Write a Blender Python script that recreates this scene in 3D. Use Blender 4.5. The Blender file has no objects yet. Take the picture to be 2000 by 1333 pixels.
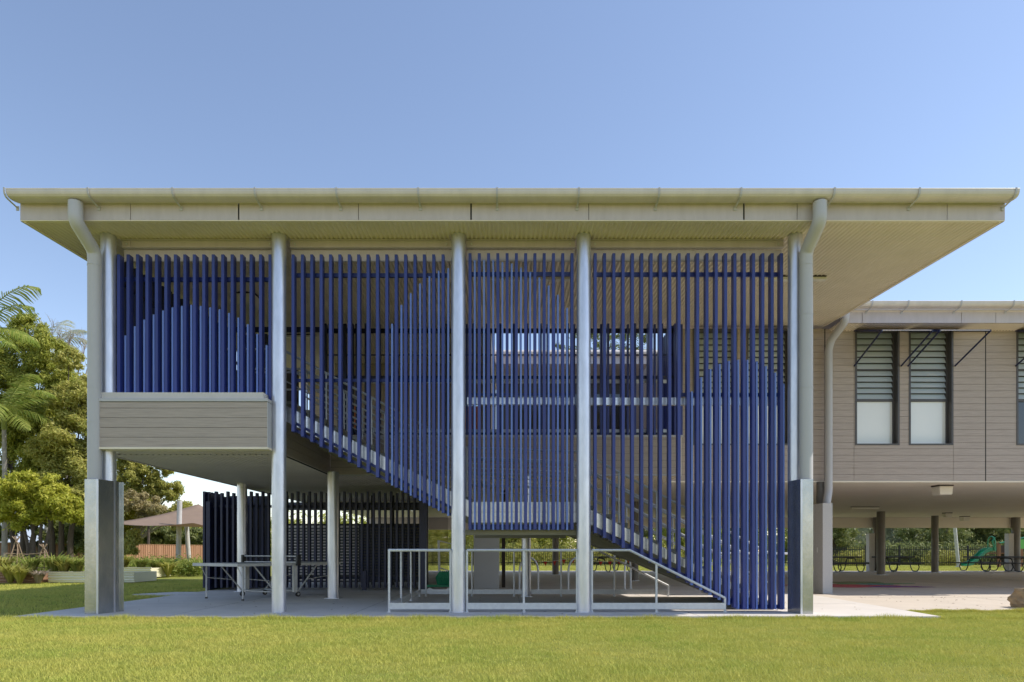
import bpy, math, random
import numpy as np
from mathutils import Vector, Matrix
R = math.radians
random.seed(7); rng = np.random.default_rng(11)
sc = bpy.context.scene
COL = sc.collection

# ------------------------------------------------------------ camera
H = 1.01                                   # eye height over the slab
cd = bpy.data.cameras.new('camera'); cam = bpy.data.objects.new('camera', cd); COL.objects.link(cam)
cam.location = (0, 0, H); cam.rotation_euler = (R(90), 0, 0)
cd.lens = 24; cd.sensor_width = 36; cd.shift_x = .005; cd.shift_y = .2053
cd.clip_start = .1; cd.clip_end = 3000
sc.camera = cam
# ------------------------------------------------------------ sky, sun, exposure
to_sun = Vector((0.8, -0.022, 1)).normalized()
w = bpy.data.worlds.new('World'); sc.world = w; w.use_nodes = True
nt = w.node_tree; nt.nodes.clear()
sky = nt.nodes.new('ShaderNodeTexSky'); sky.sky_type = 'NISHITA'; sky.sun_disc = False
sky.sun_elevation = math.asin(to_sun.z); sky.sun_rotation = math.atan2(to_sun.x, to_sun.y)
sky.altitude = 50; sky.air_density = 1.0; sky.dust_density = 0.25; sky.ozone_density = 3.6
bg = nt.nodes.new('ShaderNodeBackground'); bg.inputs['Strength'].default_value = .13
wo = nt.nodes.new('ShaderNodeOutputWorld')
tint = nt.nodes.new('ShaderNodeMix'); tint.data_type = 'RGBA'; tint.blend_type = 'MULTIPLY'; tint.inputs[0].default_value = 1
tint.inputs[7].default_value = (1.16, .98, .875, 1)      # white balance of the sky light
nt.links.new(sky.outputs[0], tint.inputs[6]); nt.links.new(tint.outputs[2], bg.inputs[0]); nt.links.new(bg.outputs[0], wo.inputs[0])
sl = bpy.data.lights.new('sun', 'SUN'); sl.energy = 2.55; sl.angle = R(.5); sl.color = (1, .93, .82)
so = bpy.data.objects.new('sun', sl); COL.objects.link(so); so.rotation_euler = to_sun.to_track_quat('Z', 'Y').to_euler()
sc.view_settings.view_transform = 'Standard'; sc.view_settings.look = 'None'
sc.view_settings.exposure = 0.9; sc.view_settings.gamma = 1
sc.cycles.max_bounces = 10; sc.cycles.diffuse_bounces = 6; sc.cycles.glossy_bounces = 4
sc.cycles.transparent_max_bounces = 12

# ------------------------------------------------------------ helpers
F = 4000 / 3
def PX(px, Y): return (px - 990) * Y / F
def PZ(py, Y): return H + (1077 - py) * Y / F
def GY(py): return H * F / (py - 1077)

def mat(name, base, rough=.6, metal=0., var=None, scale=8., stretch=(1, 1, 1), bump=0., bscale=60., spec=.5,
        island=None, coat=0., trans=0., detail=5., rot=None, rnd=None):
    m = bpy.data.materials.new(name); m.use_nodes = True
    n = m.node_tree.nodes; l = m.node_tree.links; b = n['Principled BSDF']
    b.inputs['Base Color'].default_value = (*base, 1); b.inputs['Roughness'].default_value = rough
    b.inputs['Metallic'].default_value = metal; b.inputs['Specular IOR Level'].default_value = spec
    b.inputs['Coat Weight'].default_value = coat
    tc = n.new('ShaderNodeTexCoord'); mp = n.new('ShaderNodeMapping'); mp.inputs['Scale'].default_value = stretch
    if rot: mp.inputs['Rotation'].default_value = rot
    l.new(tc.outputs['Object'], mp.inputs[0])
    src = None
    if var:
        no = n.new('ShaderNodeTexNoise'); no.inputs['Scale'].default_value = scale; no.inputs['Detail'].default_value = detail
        no.inputs['Roughness'].default_value = .65
        l.new(mp.outputs[0], no.inputs[0])
        mr = n.new('ShaderNodeMapRange'); mr.inputs[1].default_value = .32; mr.inputs[2].default_value = .68
        l.new(no.outputs[0], mr.inputs[0])
        mx = n.new('ShaderNodeMix'); mx.data_type = 'RGBA'
        mx.inputs[6].default_value = (*base, 1); mx.inputs[7].default_value = (*var, 1)
        l.new(mr.outputs[0], mx.inputs[0]); src = mx.outputs[2]
        l.new(src, b.inputs['Base Color'])
    if island:
        g = n.new('ShaderNodeNewGeometry'); mx2 = n.new('ShaderNodeMix'); mx2.data_type = 'RGBA'
        mx2.inputs[6].default_value = (*base, 1); mx2.inputs[7].default_value = (*island, 1)
        if src: l.new(src, mx2.inputs[6])
        l.new(g.outputs['Random Per Island'], mx2.inputs[0]); src = mx2.outputs[2]
        l.new(src, b.inputs['Base Color'])
    if rnd:
        oi = n.new('ShaderNodeObjectInfo'); mx3 = n.new('ShaderNodeMix'); mx3.data_type = 'RGBA'
        mx3.inputs[6].default_value = (*base, 1); mx3.inputs[7].default_value = (*rnd, 1)
        if src: l.new(src, mx3.inputs[6])
        l.new(oi.outputs['Random'], mx3.inputs[0]); src = mx3.outputs[2]; l.new(src, b.inputs['Base Color'])
    if bump:
        nb = n.new('ShaderNodeTexNoise'); nb.inputs['Scale'].default_value = bscale; nb.inputs['Detail'].default_value = 4
        l.new(mp.outputs[0], nb.inputs[0]); bp = n.new('ShaderNodeBump'); bp.inputs['Strength'].default_value = bump
        bp.inputs['Distance'].default_value = .01
        l.new(nb.outputs[0], bp.inputs['Height']); l.new(bp.outputs[0], b.inputs['Normal'])
    if trans:
        t = n.new('ShaderNodeBsdfTranslucent'); ms = n.new('ShaderNodeMixShader'); ms.inputs[0].default_value = trans
        if src: l.new(src, t.inputs[0])
        else: t.inputs[0].default_value = (*base, 1)
        l.new(b.outputs[0], ms.inputs[1]); l.new(t.outputs[0], ms.inputs[2])
        l.new(ms.outputs[0], n['Material Output'].inputs[0])
    return m

OFF = {}
def off(o): return OFF.get(o.name, (0, 0, 0)) if o else (0, 0, 0)
def thing(name, label, cat, loc=(0, 0, 0), group=None, kind=None):
    o = bpy.data.objects.new(name, None); COL.objects.link(o); o.location = loc; o.empty_display_size = .2
    o['label'] = label; o['category'] = cat
    if group: o['group'] = group
    if kind: o['kind'] = kind
    OFF[o.name] = tuple(loc); return o
def tag(o, label, cat=None, group=None, kind=None):
    if label: o['label'] = label
    if cat: o['category'] = cat
    if group: o['group'] = group
    if kind: o['kind'] = kind
    return o

class MB:
    def __init__(s): s.v = []; s.f = []
    def add(s, vs, fs):
        k = len(s.v); s.v += [tuple(p) for p in vs]; s.f += [tuple(k + i for i in q) for q in fs]; return s
    def box(s, x0, x1, y0, y1, z0, z1):
        return s.add([(x0,y0,z0),(x1,y0,z0),(x1,y1,z0),(x0,y1,z0),(x0,y0,z1),(x1,y0,z1),(x1,y1,z1),(x0,y1,z1)],
                     [(0,3,2,1),(4,5,6,7),(0,1,5,4),(1,2,6,5),(2,3,7,6),(3,0,4,7)])
    def hexa(s, b, t):                       # bottom and top quads (ccw seen from above)
        return s.add(list(b) + list(t), [(0,3,2,1),(4,5,6,7),(0,1,5,4),(1,2,6,5),(2,3,7,6),(3,0,4,7)])
    def extr(s, poly, a, b, axis='x'):       # polygon (2-d) pulled along an axis
        n = len(poly)
        mk = {'x': lambda p, t: (t, p[0], p[1]), 'y': lambda p, t: (p[0], t, p[1]), 'z': lambda p, t: (p[0], p[1], t)}[axis]
        fs = [(i, (i + 1) % n, n + (i + 1) % n, n + i) for i in range(n)]
        return s.add([mk(p, a) for p in poly] + [mk(p, b) for p in poly], fs + [tuple(range(n))[::-1], tuple(range(n, 2 * n))])
    def tube(s, path, r, n=10, cap=True, r2=None):
        P = [Vector(p) for p in path]; m = len(P); rings = []
        a = None
        for i, p in enumerate(P):
            d = (P[min(i + 1, m - 1)] - P[max(i - 1, 0)]).normalized()
            if a is None: a = d.cross(Vector((0, 0, 1)) if abs(d.z) < .9 else Vector((0, 1, 0)))
            a = (a - d * a.dot(d)).normalized(); u = a.cross(d).normalized()
            rr = r if r2 is None else r + (r2 - r) * i / (m - 1)
            rings.append([p + (a * math.cos(2 * math.pi * k / n) + u * math.sin(2 * math.pi * k / n)) * rr for k in range(n)])
        vs = [q for g in rings for q in g]; fs = []
        for i in range(m - 1):
            for k in range(n):
                fs.append((i * n + k, i * n + (k + 1) % n, (i + 1) * n + (k + 1) % n, (i + 1) * n + k))
        if cap: fs += [tuple(range(n))[::-1], tuple((m - 1) * n + k for k in range(n))]
        return s.add(vs, fs)
    def build(s, name, m, parent=None, smooth=False, bevel=0):
        o3 = off(parent)
        me = bpy.data.meshes.new(name)
        me.from_pydata([(a - o3[0], b - o3[1], c - o3[2]) for a, b, c in s.v], [], s.f)
        me.materials.append(m); me.validate()
        import bmesh
        bm = bmesh.new(); bm.from_mesh(me); bmesh.ops.recalc_face_normals(bm, faces=bm.faces); bm.to_mesh(me); bm.free()
        if smooth:
            me.polygons.foreach_set('use_smooth', [True] * len(me.polygons)); me.set_sharp_from_angle(angle=R(35))
        o = bpy.data.objects.new(name, me); COL.objects.link(o)
        if parent: o.parent = parent
        OFF[o.name] = o3
        if bevel:
            b = o.modifiers.new('bevel', 'BEVEL'); b.width = bevel; b.segments = 2; b.limit_method = 'ANGLE'
        return o

def npmesh(name, V, Q, m, parent=None, smooth=False):     # V (n,3), Q (k, c)
    o3 = np.array(off(parent)); V = np.asarray(V, dtype=np.float32) - o3
    me = bpy.data.meshes.new(name); c = Q.shape[1]
    me.vertices.add(len(V)); me.vertices.foreach_set('co', V.astype(np.float32).ravel())
    me.loops.add(Q.size); me.loops.foreach_set('vertex_index', Q.astype(np.int32).ravel())
    me.polygons.add(len(Q)); me.polygons.foreach_set('loop_start', np.arange(0, Q.size, c, dtype=np.int32))
    me.polygons.foreach_set('loop_total', np.full(len(Q), c, dtype=np.int32))
    if smooth: me.polygons.foreach_set('use_smooth', np.ones(len(Q), dtype=bool))
    me.update(calc_edges=True); me.materials.append(m)
    o = bpy.data.objects.new(name, me); COL.objects.link(o)
    if parent: o.parent = parent
    OFF[o.name] = tuple(o3); return o

# ------------------------------------------------------------ materials
M = {}
M['trim'] = mat('trim_paint', (.60, .54, .545), .45, var=(.52, .465, .465), scale=2.5, stretch=(2.5, 1, .5), detail=8)
M['gutter'] = mat('gutter_paint', (.74, .67, .61), .38, var=(.64, .58, .53), scale=2.5, stretch=(2, 1, .7), detail=8)
M['pipe'] = mat('pipe_paint', (.52, .51, .52), .5, var=(.49, .48, .485), scale=2, stretch=(1, 1, .3))
M['soffit'] = mat('corrugated_cream', (.86, .765, .62), .45, var=(.78, .69, .55), scale=1.5, detail=8)
M['board'] = mat('under_board', (.82, .75, .65), .7, var=(.78, .71, .61), scale=.8)
M['galv'] = mat('galvanised', (.74, .75, .82), .36, .8, var=(.54, .56, .63), scale=7, stretch=(1, 1, .25), bump=.10, bscale=30, detail=9, rot=(0, R(38), 0))
M['galv_dark'] = M['galv']; M['galv_plate'] = mat('galvanised_plate', (.90, .90, .92), .30, .9, var=(.72, .73, .76), scale=18, detail=8); M['dark_metal'] = mat('dark_painted_column', (.17, .155, .14), .45, .2, var=(.14, .13, .12), scale=3)
M['galv_dark'] = mat('galvanised_dull', (.50, .51, .51), .22, .85, var=(.36, .39, .41), scale=6, stretch=(1, 1, .6), bump=.1, bscale=30, detail=8)
M['galv_rail'] = mat('galvanised_rail', (.66, .67, .68), .45, .5, var=(.56, .57, .59), scale=14)
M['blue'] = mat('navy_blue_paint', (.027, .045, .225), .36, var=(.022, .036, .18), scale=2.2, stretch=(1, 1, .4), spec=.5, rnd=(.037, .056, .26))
M['blue_light'] = mat('bright_blue_paint', (.24, .36, .85), .4, var=(.21, .33, .80), scale=3, rnd=(.19, .30, .80))
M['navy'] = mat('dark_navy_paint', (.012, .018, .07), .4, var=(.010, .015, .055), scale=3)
M['clad'] = mat('timber_look_cladding', (.50, .42, .365), .6, var=(.36, .30, .26), scale=5, stretch=(.6, 1, 22), bump=.15, bscale=14, detail=7)
M['dark'] = mat('dark_gap', (.02, .02, .02), .9)
M['frame'] = mat('charcoal_aluminium', (.085, .08, .08), .4, var=(.075, .07, .07))
M['louvre'] = mat('louvre_glass', (.55, .62, .66), .08, spec=1., coat=.6)
M['blind'] = mat('blind_glass', (.86, .86, .82), .12, var=(.80, .81, .78), scale=.7, coat=1.)
M['glass'] = mat('dark_glass', (.02, .025, .03), .04, spec=1.)
M['conc'] = mat('concrete', (.69, .64, .59), .8, var=(.60, .56, .515), scale=1.3, bump=.25, bscale=180, detail=9)
M['conc2'] = mat('cream_concrete', (.64, .56, .47), .8, var=(.56, .49, .41), scale=1.1, bump=.25, bscale=180, detail=9)
M['granite'] = mat('granite', (.62, .60, .58), .7, var=(.40, .39, .38), scale=70, detail=2)
M['olive'] = mat('olive_steel', (.30, .29, .23), .5, var=(.26, .25, .20), scale=3)
M['litter'] = mat('dry_leaves', (.16, .10, .05), .8, island=(.30, .20, .09))
M['orange'] = mat('orange_paint', (.92, .26, .05), .5)
M['lawn'] = mat('lawn_soil', (.17, .21, .04), 1, var=(.28, .27, .07), scale=3, bump=1, bscale=120, detail=10, spec=.1)
M['grass'] = mat('grass_blades', (.27, .39, .05), .7, var=(.66, .56, .15), scale=.8, detail=12, island=(.62, .60, .15), trans=.3, spec=.25)
M['leaf'] = {}
def leafmat(key, a, b, c): M['leaf'][key] = mat('leaf_' + key, a, .55, var=b, scale=.55, island=c, trans=.42, spec=.35)
leafmat('olive', (.19, .25, .04), (.29, .33, .045), (.48, .47, .09))
leafmat('lime', (.30, .36, .03), (.42, .44, .04), (.60, .57, .09))
leafmat('deep', (.10, .145, .045), (.16, .20, .055), (.30, .32, .11))
leafmat('brown', (.28, .27, .07), (.40, .33, .16), (.55, .46, .26))
leafmat('yellow', (.26, .30, .05), (.38, .38, .07), (.55, .50, .14))
leafmat('grey', (.22, .26, .17), (.30, .33, .23), (.42, .43, .30))
leafmat('palm', (.15, .24, .035), (.23, .30, .05), (.40, .42, .10))
leafmat('dry', (.32, .26, .18), (.38, .32, .24), (.48, .42, .34))
M['bark'] = mat('bark', (.13, .10, .075), .9, var=(.08, .06, .045), scale=6, stretch=(1, 1, .3), bump=.6, bscale=20)
M['bark_pale'] = mat('pale_bark', (.36, .33, .29), .9, var=(.26, .23, .20), scale=6)
M['timber'] = mat('fence_timber', (.34, .17, .085), .8, var=(.24, .12, .06), scale=5, stretch=(3, 3, .5), island=(.42, .23, .13))
M['cane'] = mat('cane', (.36, .26, .17), .8)
M['sail'] = mat('shade_cloth', (.46, .35, .28), .9, var=(.42, .32, .255), scale=3, trans=.5)
M['white_post'] = mat('white_painted_steel', (.62, .61, .58), .5, var=(.5, .49, .46), scale=4)
M['black'] = mat('black_steel', (.012, .013, .014), .45)
M['charcoal'] = mat('charcoal_planter', (.04, .04, .042), .7)
M['cream_corr'] = mat('cream_colourbond', (.88, .84, .64), .45, var=(.80, .76, .57), scale=2)
M['rust_board'] = mat('rusty_board', (.38, .22, .13), .8, var=(.28, .16, .10), scale=3)
M['soil'] = mat('mulch', (.09, .06, .04), 1, var=(.15, .11, .08), scale=30)
M['green_plastic'] = mat('green_plastic', (.015, .20, .10), .35)
M['lime_plastic'] = mat('lime_plastic', (.12, .45, .08), .35)
M['red_cloth'] = mat('red_bunting', (.55, .04, .03), .8)
M['sand'] = mat('sandstone', (.48, .36, .22), .9, var=(.30, .22, .13), scale=3, stretch=(1, 1, 2.5), bump=.8, bscale=9)
M['fitting'] = mat('light_fitting', (.72, .68, .62), .4)
M['brown_cap'] = mat('brown_packer', (.05, .035, .025), .7)
M['grey_wall'] = mat('grey_panel', (.11, .105, .10), .5, var=(.09, .085, .08), scale=2)
M['house'] = mat('pale_blue_roofing', (.50, .56, .62), .5)
M['tt_top'] = mat('table_grey', (.16, .17, .18), .5)
M['net'] = mat('net_white', (.7, .7, .7), .7)
M['white'] = mat('white_plastic', (.75, .75, .73), .4)
M['play_timber'] = mat('play_timber', (.26, .12, .06), .7)

# ------------------------------------------------------------ ground
def sheet(name, poly, z0, z1, m, kind='structure', label=None, cat=None):
    b = MB(); b.extr(poly, z0, z1, 'z'); o = b.build(name, m); o['kind'] = kind
    if label: tag(o, label, cat)
    return o
# lawn as one big sheet, gently uneven far away
gx = np.concatenate([np.linspace(-1200, -60, 12), np.linspace(-50, 50, 120), np.linspace(60, 1200, 12)])
gy = np.concatenate([np.linspace(-60, 0, 6), np.linspace(1, 60, 100), np.linspace(70, 1600, 20)])
XX, YY = np.meshgrid(gx, gy); ZZ = -.045 + 0.006 * np.sin(XX * 1.3) * np.cos(YY * 1.7)
V = np.stack([XX, YY, ZZ], -1).reshape(-1, 3); nx = len(gx)
idx = np.arange(len(V)).reshape(len(gy), nx)
Q = np.stack([idx[:-1, :-1], idx[:-1, 1:], idx[1:, 1:], idx[1:, :-1]], -1).reshape(-1, 4)
ground = npmesh('lawn_ground', V, Q, M['lawn'], smooth=True); ground['kind'] = 'structure'
FE = 10.6
slab = sheet('concrete_slab', [(-7.67, FE), (6.74, FE), (7.06, 15.4), (7.06, 35.2), (-7.67, 35.2)], -.14, 0, M['conc'])
slab2 = sheet('courtyard_pavement', [(6.865, 11.75), (7.5, 11.72), (9.5, 11.62), (12.8, 11.55), (31, 11.5), (31, 35.2), (7.075, 35.2), (7.075, 15.4)], -.14, -.006, M['conc2'])
pth = sheet('garden_path', [(-9.0, 16.4), (-7.69, 16.15), (-7.69, 17.3), (-8.4, 17.3)], -.1, -.02, M['conc'])

jb = MB()
for yj in (13.1, 15.9, 20.0, 25.0): jb.box(-7.66, 6.7, yj, yj + .006, .0, .0012)
for xj in (-5.3, -2.5, .25, 3.0): jb.box(xj, xj + .006, FE + .01, 35, .0, .0012)
for yj in (15.0, 19.2, 24.0): jb.box(7.1, 30.9, yj, yj + .006, -.006, -.0048)
for xj in (10.2, 14.0, 18.0, 22.0): jb.box(xj, xj + .006, 11.8, 35, -.006, -.0048)
jo = jb.build('pavement_joints', mat('joint_shadow_gap', (.16, .15, .14), .9)); jo['kind'] = 'structure'
def blades(n, xs, ys, hmin, hmax, wid):
    h = rng.uniform(hmin, hmax, n) * (.85 + .35 * np.sin(xs * 5.3 + 2 * np.sin(ys * 3.7)) * np.sin(ys * 6.1 + 1.5 * np.sin(xs * 4.3))); a = rng.uniform(0, 2 * np.pi, n); lean = rng.normal(0, .5, (n, 2)) * h[:, None]
    base = np.stack([xs, ys, np.full(n, -.045)], -1)
    d = np.stack([np.cos(a), np.sin(a), np.zeros(n)], -1) * (wid / 2)
    tip = base + np.concatenate([lean, h[:, None]], 1)
    return np.stack([base - d, base + d, tip], 1)
def grass(name, label, n, sampler, hmin, hmax, wid):
    xs, ys = sampler(n); T = blades(len(xs), xs, ys, hmin, hmax, wid)
    o = npmesh(name, T.reshape(-1, 3), np.arange(len(T) * 3).reshape(-1, 3), M['grass'])
    tag(o, label, 'grass', kind='stuff'); return o
def s_front(n):
    y = np.sqrt(rng.uniform(4.9 ** 2, 11.75 ** 2, n)); x = rng.uniform(-.80, .80, n) * y
    edge = FE - .02 + .035 * np.sin(x * 3.1) * np.sin(x * 1.3 + 1) - .02
    edge = np.where(x > 6.72, np.interp(x, [6.8, 7.5, 9.5, 12.8], [11.75, 11.72, 11.62, 11.55]) - .005 + .015 * np.sin(x * 9), edge)
    k = y < edge; x, y = x[k], y[k]
    # thin, uneven tufts
    return x, y
grass('grass', 'sunlit mown lawn in front of the concrete slab', 420000, s_front, .022, .048, .0065)
def s_edge(n):
    x = rng.uniform(-8.3, 8.6, n); y = FE - .03 + .03 * np.sin(x * 3.1) * np.sin(x * 1.3 + 1) - np.abs(rng.normal(0, .06, n))
    k = rng.uniform(size=n) < .45; x[k] = rng.uniform(6.9, 9.6, k.sum()); y[k] = np.interp(x[k], [6.8, 7.5, 9.5, 12.8], [11.75, 11.72, 11.62, 11.55]) - np.abs(rng.normal(0, .05, k.sum()))
    return x, y
grass('grass', 'uncut grass fringe leaning over the slab edge', 26000, s_edge, .045, .10, .008)
def s_left(n):
    y = np.sqrt(rng.uniform(10.0 ** 2, 29 ** 2, n)); x = -y * rng.uniform(.25, .80, n)
    k = (x < -7.72) & (y < 21.5 + np.clip((x + 16.5) * .55, -1.5, 6)) & ~((x > -9.05) & (y > 16.1) & (y < 17.35)); return x[k], y[k]
grass('grass', 'lawn beside the building, mostly in its shade', 150000, s_left, .035, .07, .014)
def s_back(n):
    y = rng.uniform(35.3, 47, n); x = rng.uniform(-6, 36, n); return x, y
grass('grass', 'sunny lawn strip behind the undercroft', 60000, s_back, .05, .09, .03)

lx = np.concatenate([rng.uniform(7.3, 12, 70), rng.uniform(-7.5, 6.5, 90), rng.uniform(6.9, 11, 30)]); ly = np.concatenate([rng.uniform(11.8, 15.5, 70), rng.uniform(10.65, 15.0, 90), rng.uniform(11.7, 12.1, 30)])
la = rng.uniform(0, 6.28, len(lx)); ls = rng.uniform(.012, .035, len(lx)); Z = np.where(lx > 6.9, -.004, .002)
dx, dy = np.cos(la) * ls, np.sin(la) * ls
LV = np.stack([np.stack([lx - dx, ly - dy, Z], -1), np.stack([lx - dy * .4, ly + dx * .4, Z + .006], -1), np.stack([lx + dx, ly + dy, Z + .004], -1), np.stack([lx + dy * .4, ly - dx * .4, Z + .008], -1)], 1)
o = npmesh('leaf_litter', LV.reshape(-1, 3), np.arange(len(lx) * 4).reshape(-1, 4), M['litter']); tag(o, 'dry leaves scattered over the slab and pavement', 'leaf litter', kind='stuff')
# ------------------------------------------------------------ main building
ZR = lambda Y: 6.232 + .054 * (Y - 10.76)
XL, XR, YF, YW, YD = -7.67, 7.85, 10.76, 16.75, 15.35
CZ = 2.71      # underside of the upper floor
bld = thing('school_building', 'raised school block with wide cream eave, galvanised columns and timber-look balcony box', 'building', (0, 12, 0))

def corr(name, x0, x1, y0, y1, zf, m, parent, pitch=.076, amp=.0125, seg=8, axis='y', flat=False):
    """corrugated sheet with ribs along y (or x)"""
    L = (x1 - x0) if axis == 'y' else (y1 - y0)
    n = int(L / pitch * seg); t = np.linspace(0, L, n + 1); wv = amp * np.sin(2 * np.pi * t / pitch)
    if flat: wv = amp * np.clip(2.2 * np.sin(2 * np.pi * t / pitch), -1, 1)
    if axis == 'y':
        A = np.stack([x0 + t, np.full_like(t, y0), zf(y0) + wv], -1); B = np.stack([x0 + t, np.full_like(t, y1), zf(y1) + wv], -1)
    else:
        A = np.stack([np.full_like(t, x0), y0 + t, zf(y0) + wv], -1); B = np.stack([np.full_like(t, x1), y0 + t, zf(y0) + wv], -1)
    i = np.arange(n); Q = np.stack([i, i + 1, n + 1 + i + 1, n + 1 + i], -1)
    return npmesh(name, np.concatenate([A, B]), Q, m, parent, smooth=True)

# soffit: front sheet to beyond the stair, then a longer arm on the left
corr('soffit', XL + .03, XR - .03, YF + .03, 17.2, ZR, M['soffit'], bld)
corr('soffit', XL + .03, -.35, 17.21, 25.5, ZR, M['soffit'], bld)
b = MB()
def sloped(b, x0, x1, y0, y1, dz0, dz1):
    b.hexa([(x0, y0, ZR(y0) + dz0), (x1, y0, ZR(y0) + dz0), (x1, y1, ZR(y1) + dz0), (x0, y1, ZR(y1) + dz0)],
           [(x0, y0, ZR(y0) + dz1), (x1, y0, ZR(y0) + dz1), (x1, y1, ZR(y1) + dz1), (x0, y1, ZR(y1) + dz1)])
sloped(b, XL + .02, XR - .02, YF + .025, 17.22, .03, .30)
sloped(b, XL + .02, -.35, 17.22, 25.6, .03, .30)
b.build('roof', M['trim'], bld)
# barge boards: trim angle and dark edge line
b = MB(); sloped(b, XR - .035, XR, YF + .02, 17.3, -.02, .31); b.build('barge_board', M['trim'], bld); b = MB(); sloped(b, XL, XL + .035, YF + .02, 25.6, -.02, .31)
b.build('barge_board', M['trim'], bld)
b = MB(); sloped(b, XR - .075, XR - .04, YF + .03, 17.2, -.03, .0); b.build('barge_trim', M['soffit'], bld); b = MB(); sloped(b, XL + .04, XL + .075, YF + .03, 25.5, -.03, 0)
b.build('barge_trim', M['soffit'], bld)
# fascia panels
fj = [38, 255, 466, 700, 920, 1150, 1453, 1557, 1850, 1964]; thick = {466, 920, 1453}
for i in range(len(fj) - 1):
    g0 = .013 if fj[i] in thick else .005; g1 = .013 if fj[i + 1] in thick else .005
    x0 = XL if i == 0 else PX(fj[i], YF) + g0; x1 = XR if i == len(fj) - 2 else PX(fj[i + 1], YF) - g1
    b = MB(); b.box(x0, x1, YF, YF + .018, 6.235, 6.52); b.build('fascia_panel', M['trim'], bld)
b = MB(); b.box(XL + .01, XR - .01, YF + .019, YF + .024, 6.237, 6.52); b.build('fascia_backing', M['dark'], bld)
b = MB(); b.box(XL, XR, YF + .002, YF + .06, 6.218, 6.233); b.build('drip_trim', M['soffit'], bld)
# gutter
def gutter(par, x0, x1, yf, zt, dep=.29, hgt=.155, brackets=(), m=None, sc_=1.):
    pr = [(0, 0), (.003, -.04), (.014, -.072), (.04, -.098), (.08, -.110), (.13, -.111), (.2, -.101), (dep, -.082)]
    outer = [(yf + a, zt + z) for a, z in pr]; inner = [(y + .004, z + .004) for y, z in outer[::-1]]
    b = MB()
    n = len(pr)
    for k in range(n - 1):
        (ya, za), (yb, zb) = outer[k], outer[k + 1]
        b.add([(x0, ya, za), (x1, ya, za), (x1, yb, zb), (x0, yb, zb), (x0, ya + .004, za + .003), (x1, ya + .004, za + .003), (x1, yb + .002, zb + .004), (x0, yb + .002, zb + .004)],
              [(0, 1, 2, 3), (7, 6, 5, 4)])
    b.add([(x0, y, z) for y, z in outer] + [(x0, outer[-1][0], zt)], [tuple(range(n + 1))])
    b.add([(x1, y, z) for y, z in outer] + [(x1, outer[-1][0], zt)], [tuple(range(n + 1))[::-1]])
    b.tube([(x0, yf + .004, zt), (x1, yf + .004, zt)], .009, 8)
    g = b.build('gutter', m or M['gutter'], par, smooth=True)
    for bx in brackets:
        c = MB(); hw = .014
        pts = [(yf - .016, zt + .012), (yf - .014, zt - .045), (yf - .004, zt - .082), (yf + .025, zt - .115), (yf + .07, zt - .130), (yf + .13, zt - .140), (yf + .2, zt - .150), (yf + dep - .012, zt - .165)]
        for k in range(len(pts) - 1):
            (ya, za), (yb, zb) = pts[k], pts[k + 1]
            c.add([(bx - hw, ya, za), (bx + hw, ya, za), (bx + hw, yb, zb), (bx - hw, yb, zb),
                   (bx - hw, ya + .006, za + .004), (bx + hw, ya + .006, za + .004), (bx + hw, yb + .004, zb + .006), (bx - hw, yb + .004, zb + .006)],
                  [(0, 1, 2, 3), (7, 6, 5, 4), (0, 4, 5, 1), (1, 5, 6, 2), (2, 6, 7, 3), (3, 7, 4, 0)])
        c.box(bx - .022, bx + .022, yf + dep - .016, yf + dep - .004, zt - .20, zt - .13)
        c.build('bracket', M['pipe'], g)
    return g
gutter(bld, -7.69, 7.87, 10.47, 6.573, brackets=[PX(p, 10.6) for p in (21, 182, 345, 504, 661, 819, 971, 1129, 1284, 1442, 1622, 1786, 1972)])
# downpipes with elbows and folded guards
def elbowpath(x, pts, steps=6):
    return [(x, a, c) for a, c in pts]
def smooth_path(P, r0=.12, n=6):
    P = [Vector(p) for p in P]; out = [P[0]]
    for i in range(1, len(P) - 1):
        a, b, c = P[i - 1], P[i], P[i + 1]; r = min(r0, .45 * (a - b).length, .45 * (c - b).length); d1 = (a - b).normalized() * r; d2 = (c - b).normalized() * r
        for k in range(n + 1):
            t = k / n; out.append((b + d1) * (1 - t) ** 2 + b * 2 * t * (1 - t) + (b + d2) * t * t)
    out.append(P[-1]); return out
def downpipe(par, x, guard_x0, guard_x1, left):
    b = MB(); pr = .104
    b.tube(smooth_path([(x, 10.62, 6.44), (x, 10.62, 6.15), (x, 11.11, 5.88), (x, 11.11, 5.2), (x, 11.11, .25)], .085, 4), pr, 24)
    d = b.build('downpipe', M['pipe'], par, smooth=True)
    for z in (5.65, 3.66, 4.85 if not left else 3.1):
        c = MB(); c.tube([(x, 11.11, z), (x, 11.11, z + .012)], pr + .005, 24); c.build('collar', M['pipe'], d, smooth=True)
    g = MB(); t = .006
    x0, x1 = guard_x0, guard_x1; y0, y1 = 10.975, (11.47 if left else 11.33)
    zt = 2.17
    sl_, sr_ = (-.04, .085) if left else (-.06, .05)
    P = [(x0, y0), (x1, y0), (x1 + sr_, y1), (x1 + sr_ - t, y1), (x1 - t, y0 + t), (x0 + t, y0 + t), (x0 + sl_ + t, y1), (x0 + sl_, y1)]
    g.extr(P, 0, zt, 'z')
    if left: g.box(x1 + sr_ + .0005, x1 + sr_ + .045, y1 - t, y1, 0, zt)
    gd = g.build('guard', M['galv_dark'], d, bevel=.002); gd['label'] = 'folded galvanised guard round the foot of the downpipe'
    e = MB(); s_ = x1 - .035 if left else x0 + .002
    e.box(s_, s_ + .03, y0 - .004, y0 - .0005, .0, zt); e.build('guard_edge', M['galv'], d)
    return d
downpipe(bld, -6.71, -6.79, -6.565, True)
downpipe(bld, 4.87, 4.72, 4.925, False)

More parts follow.
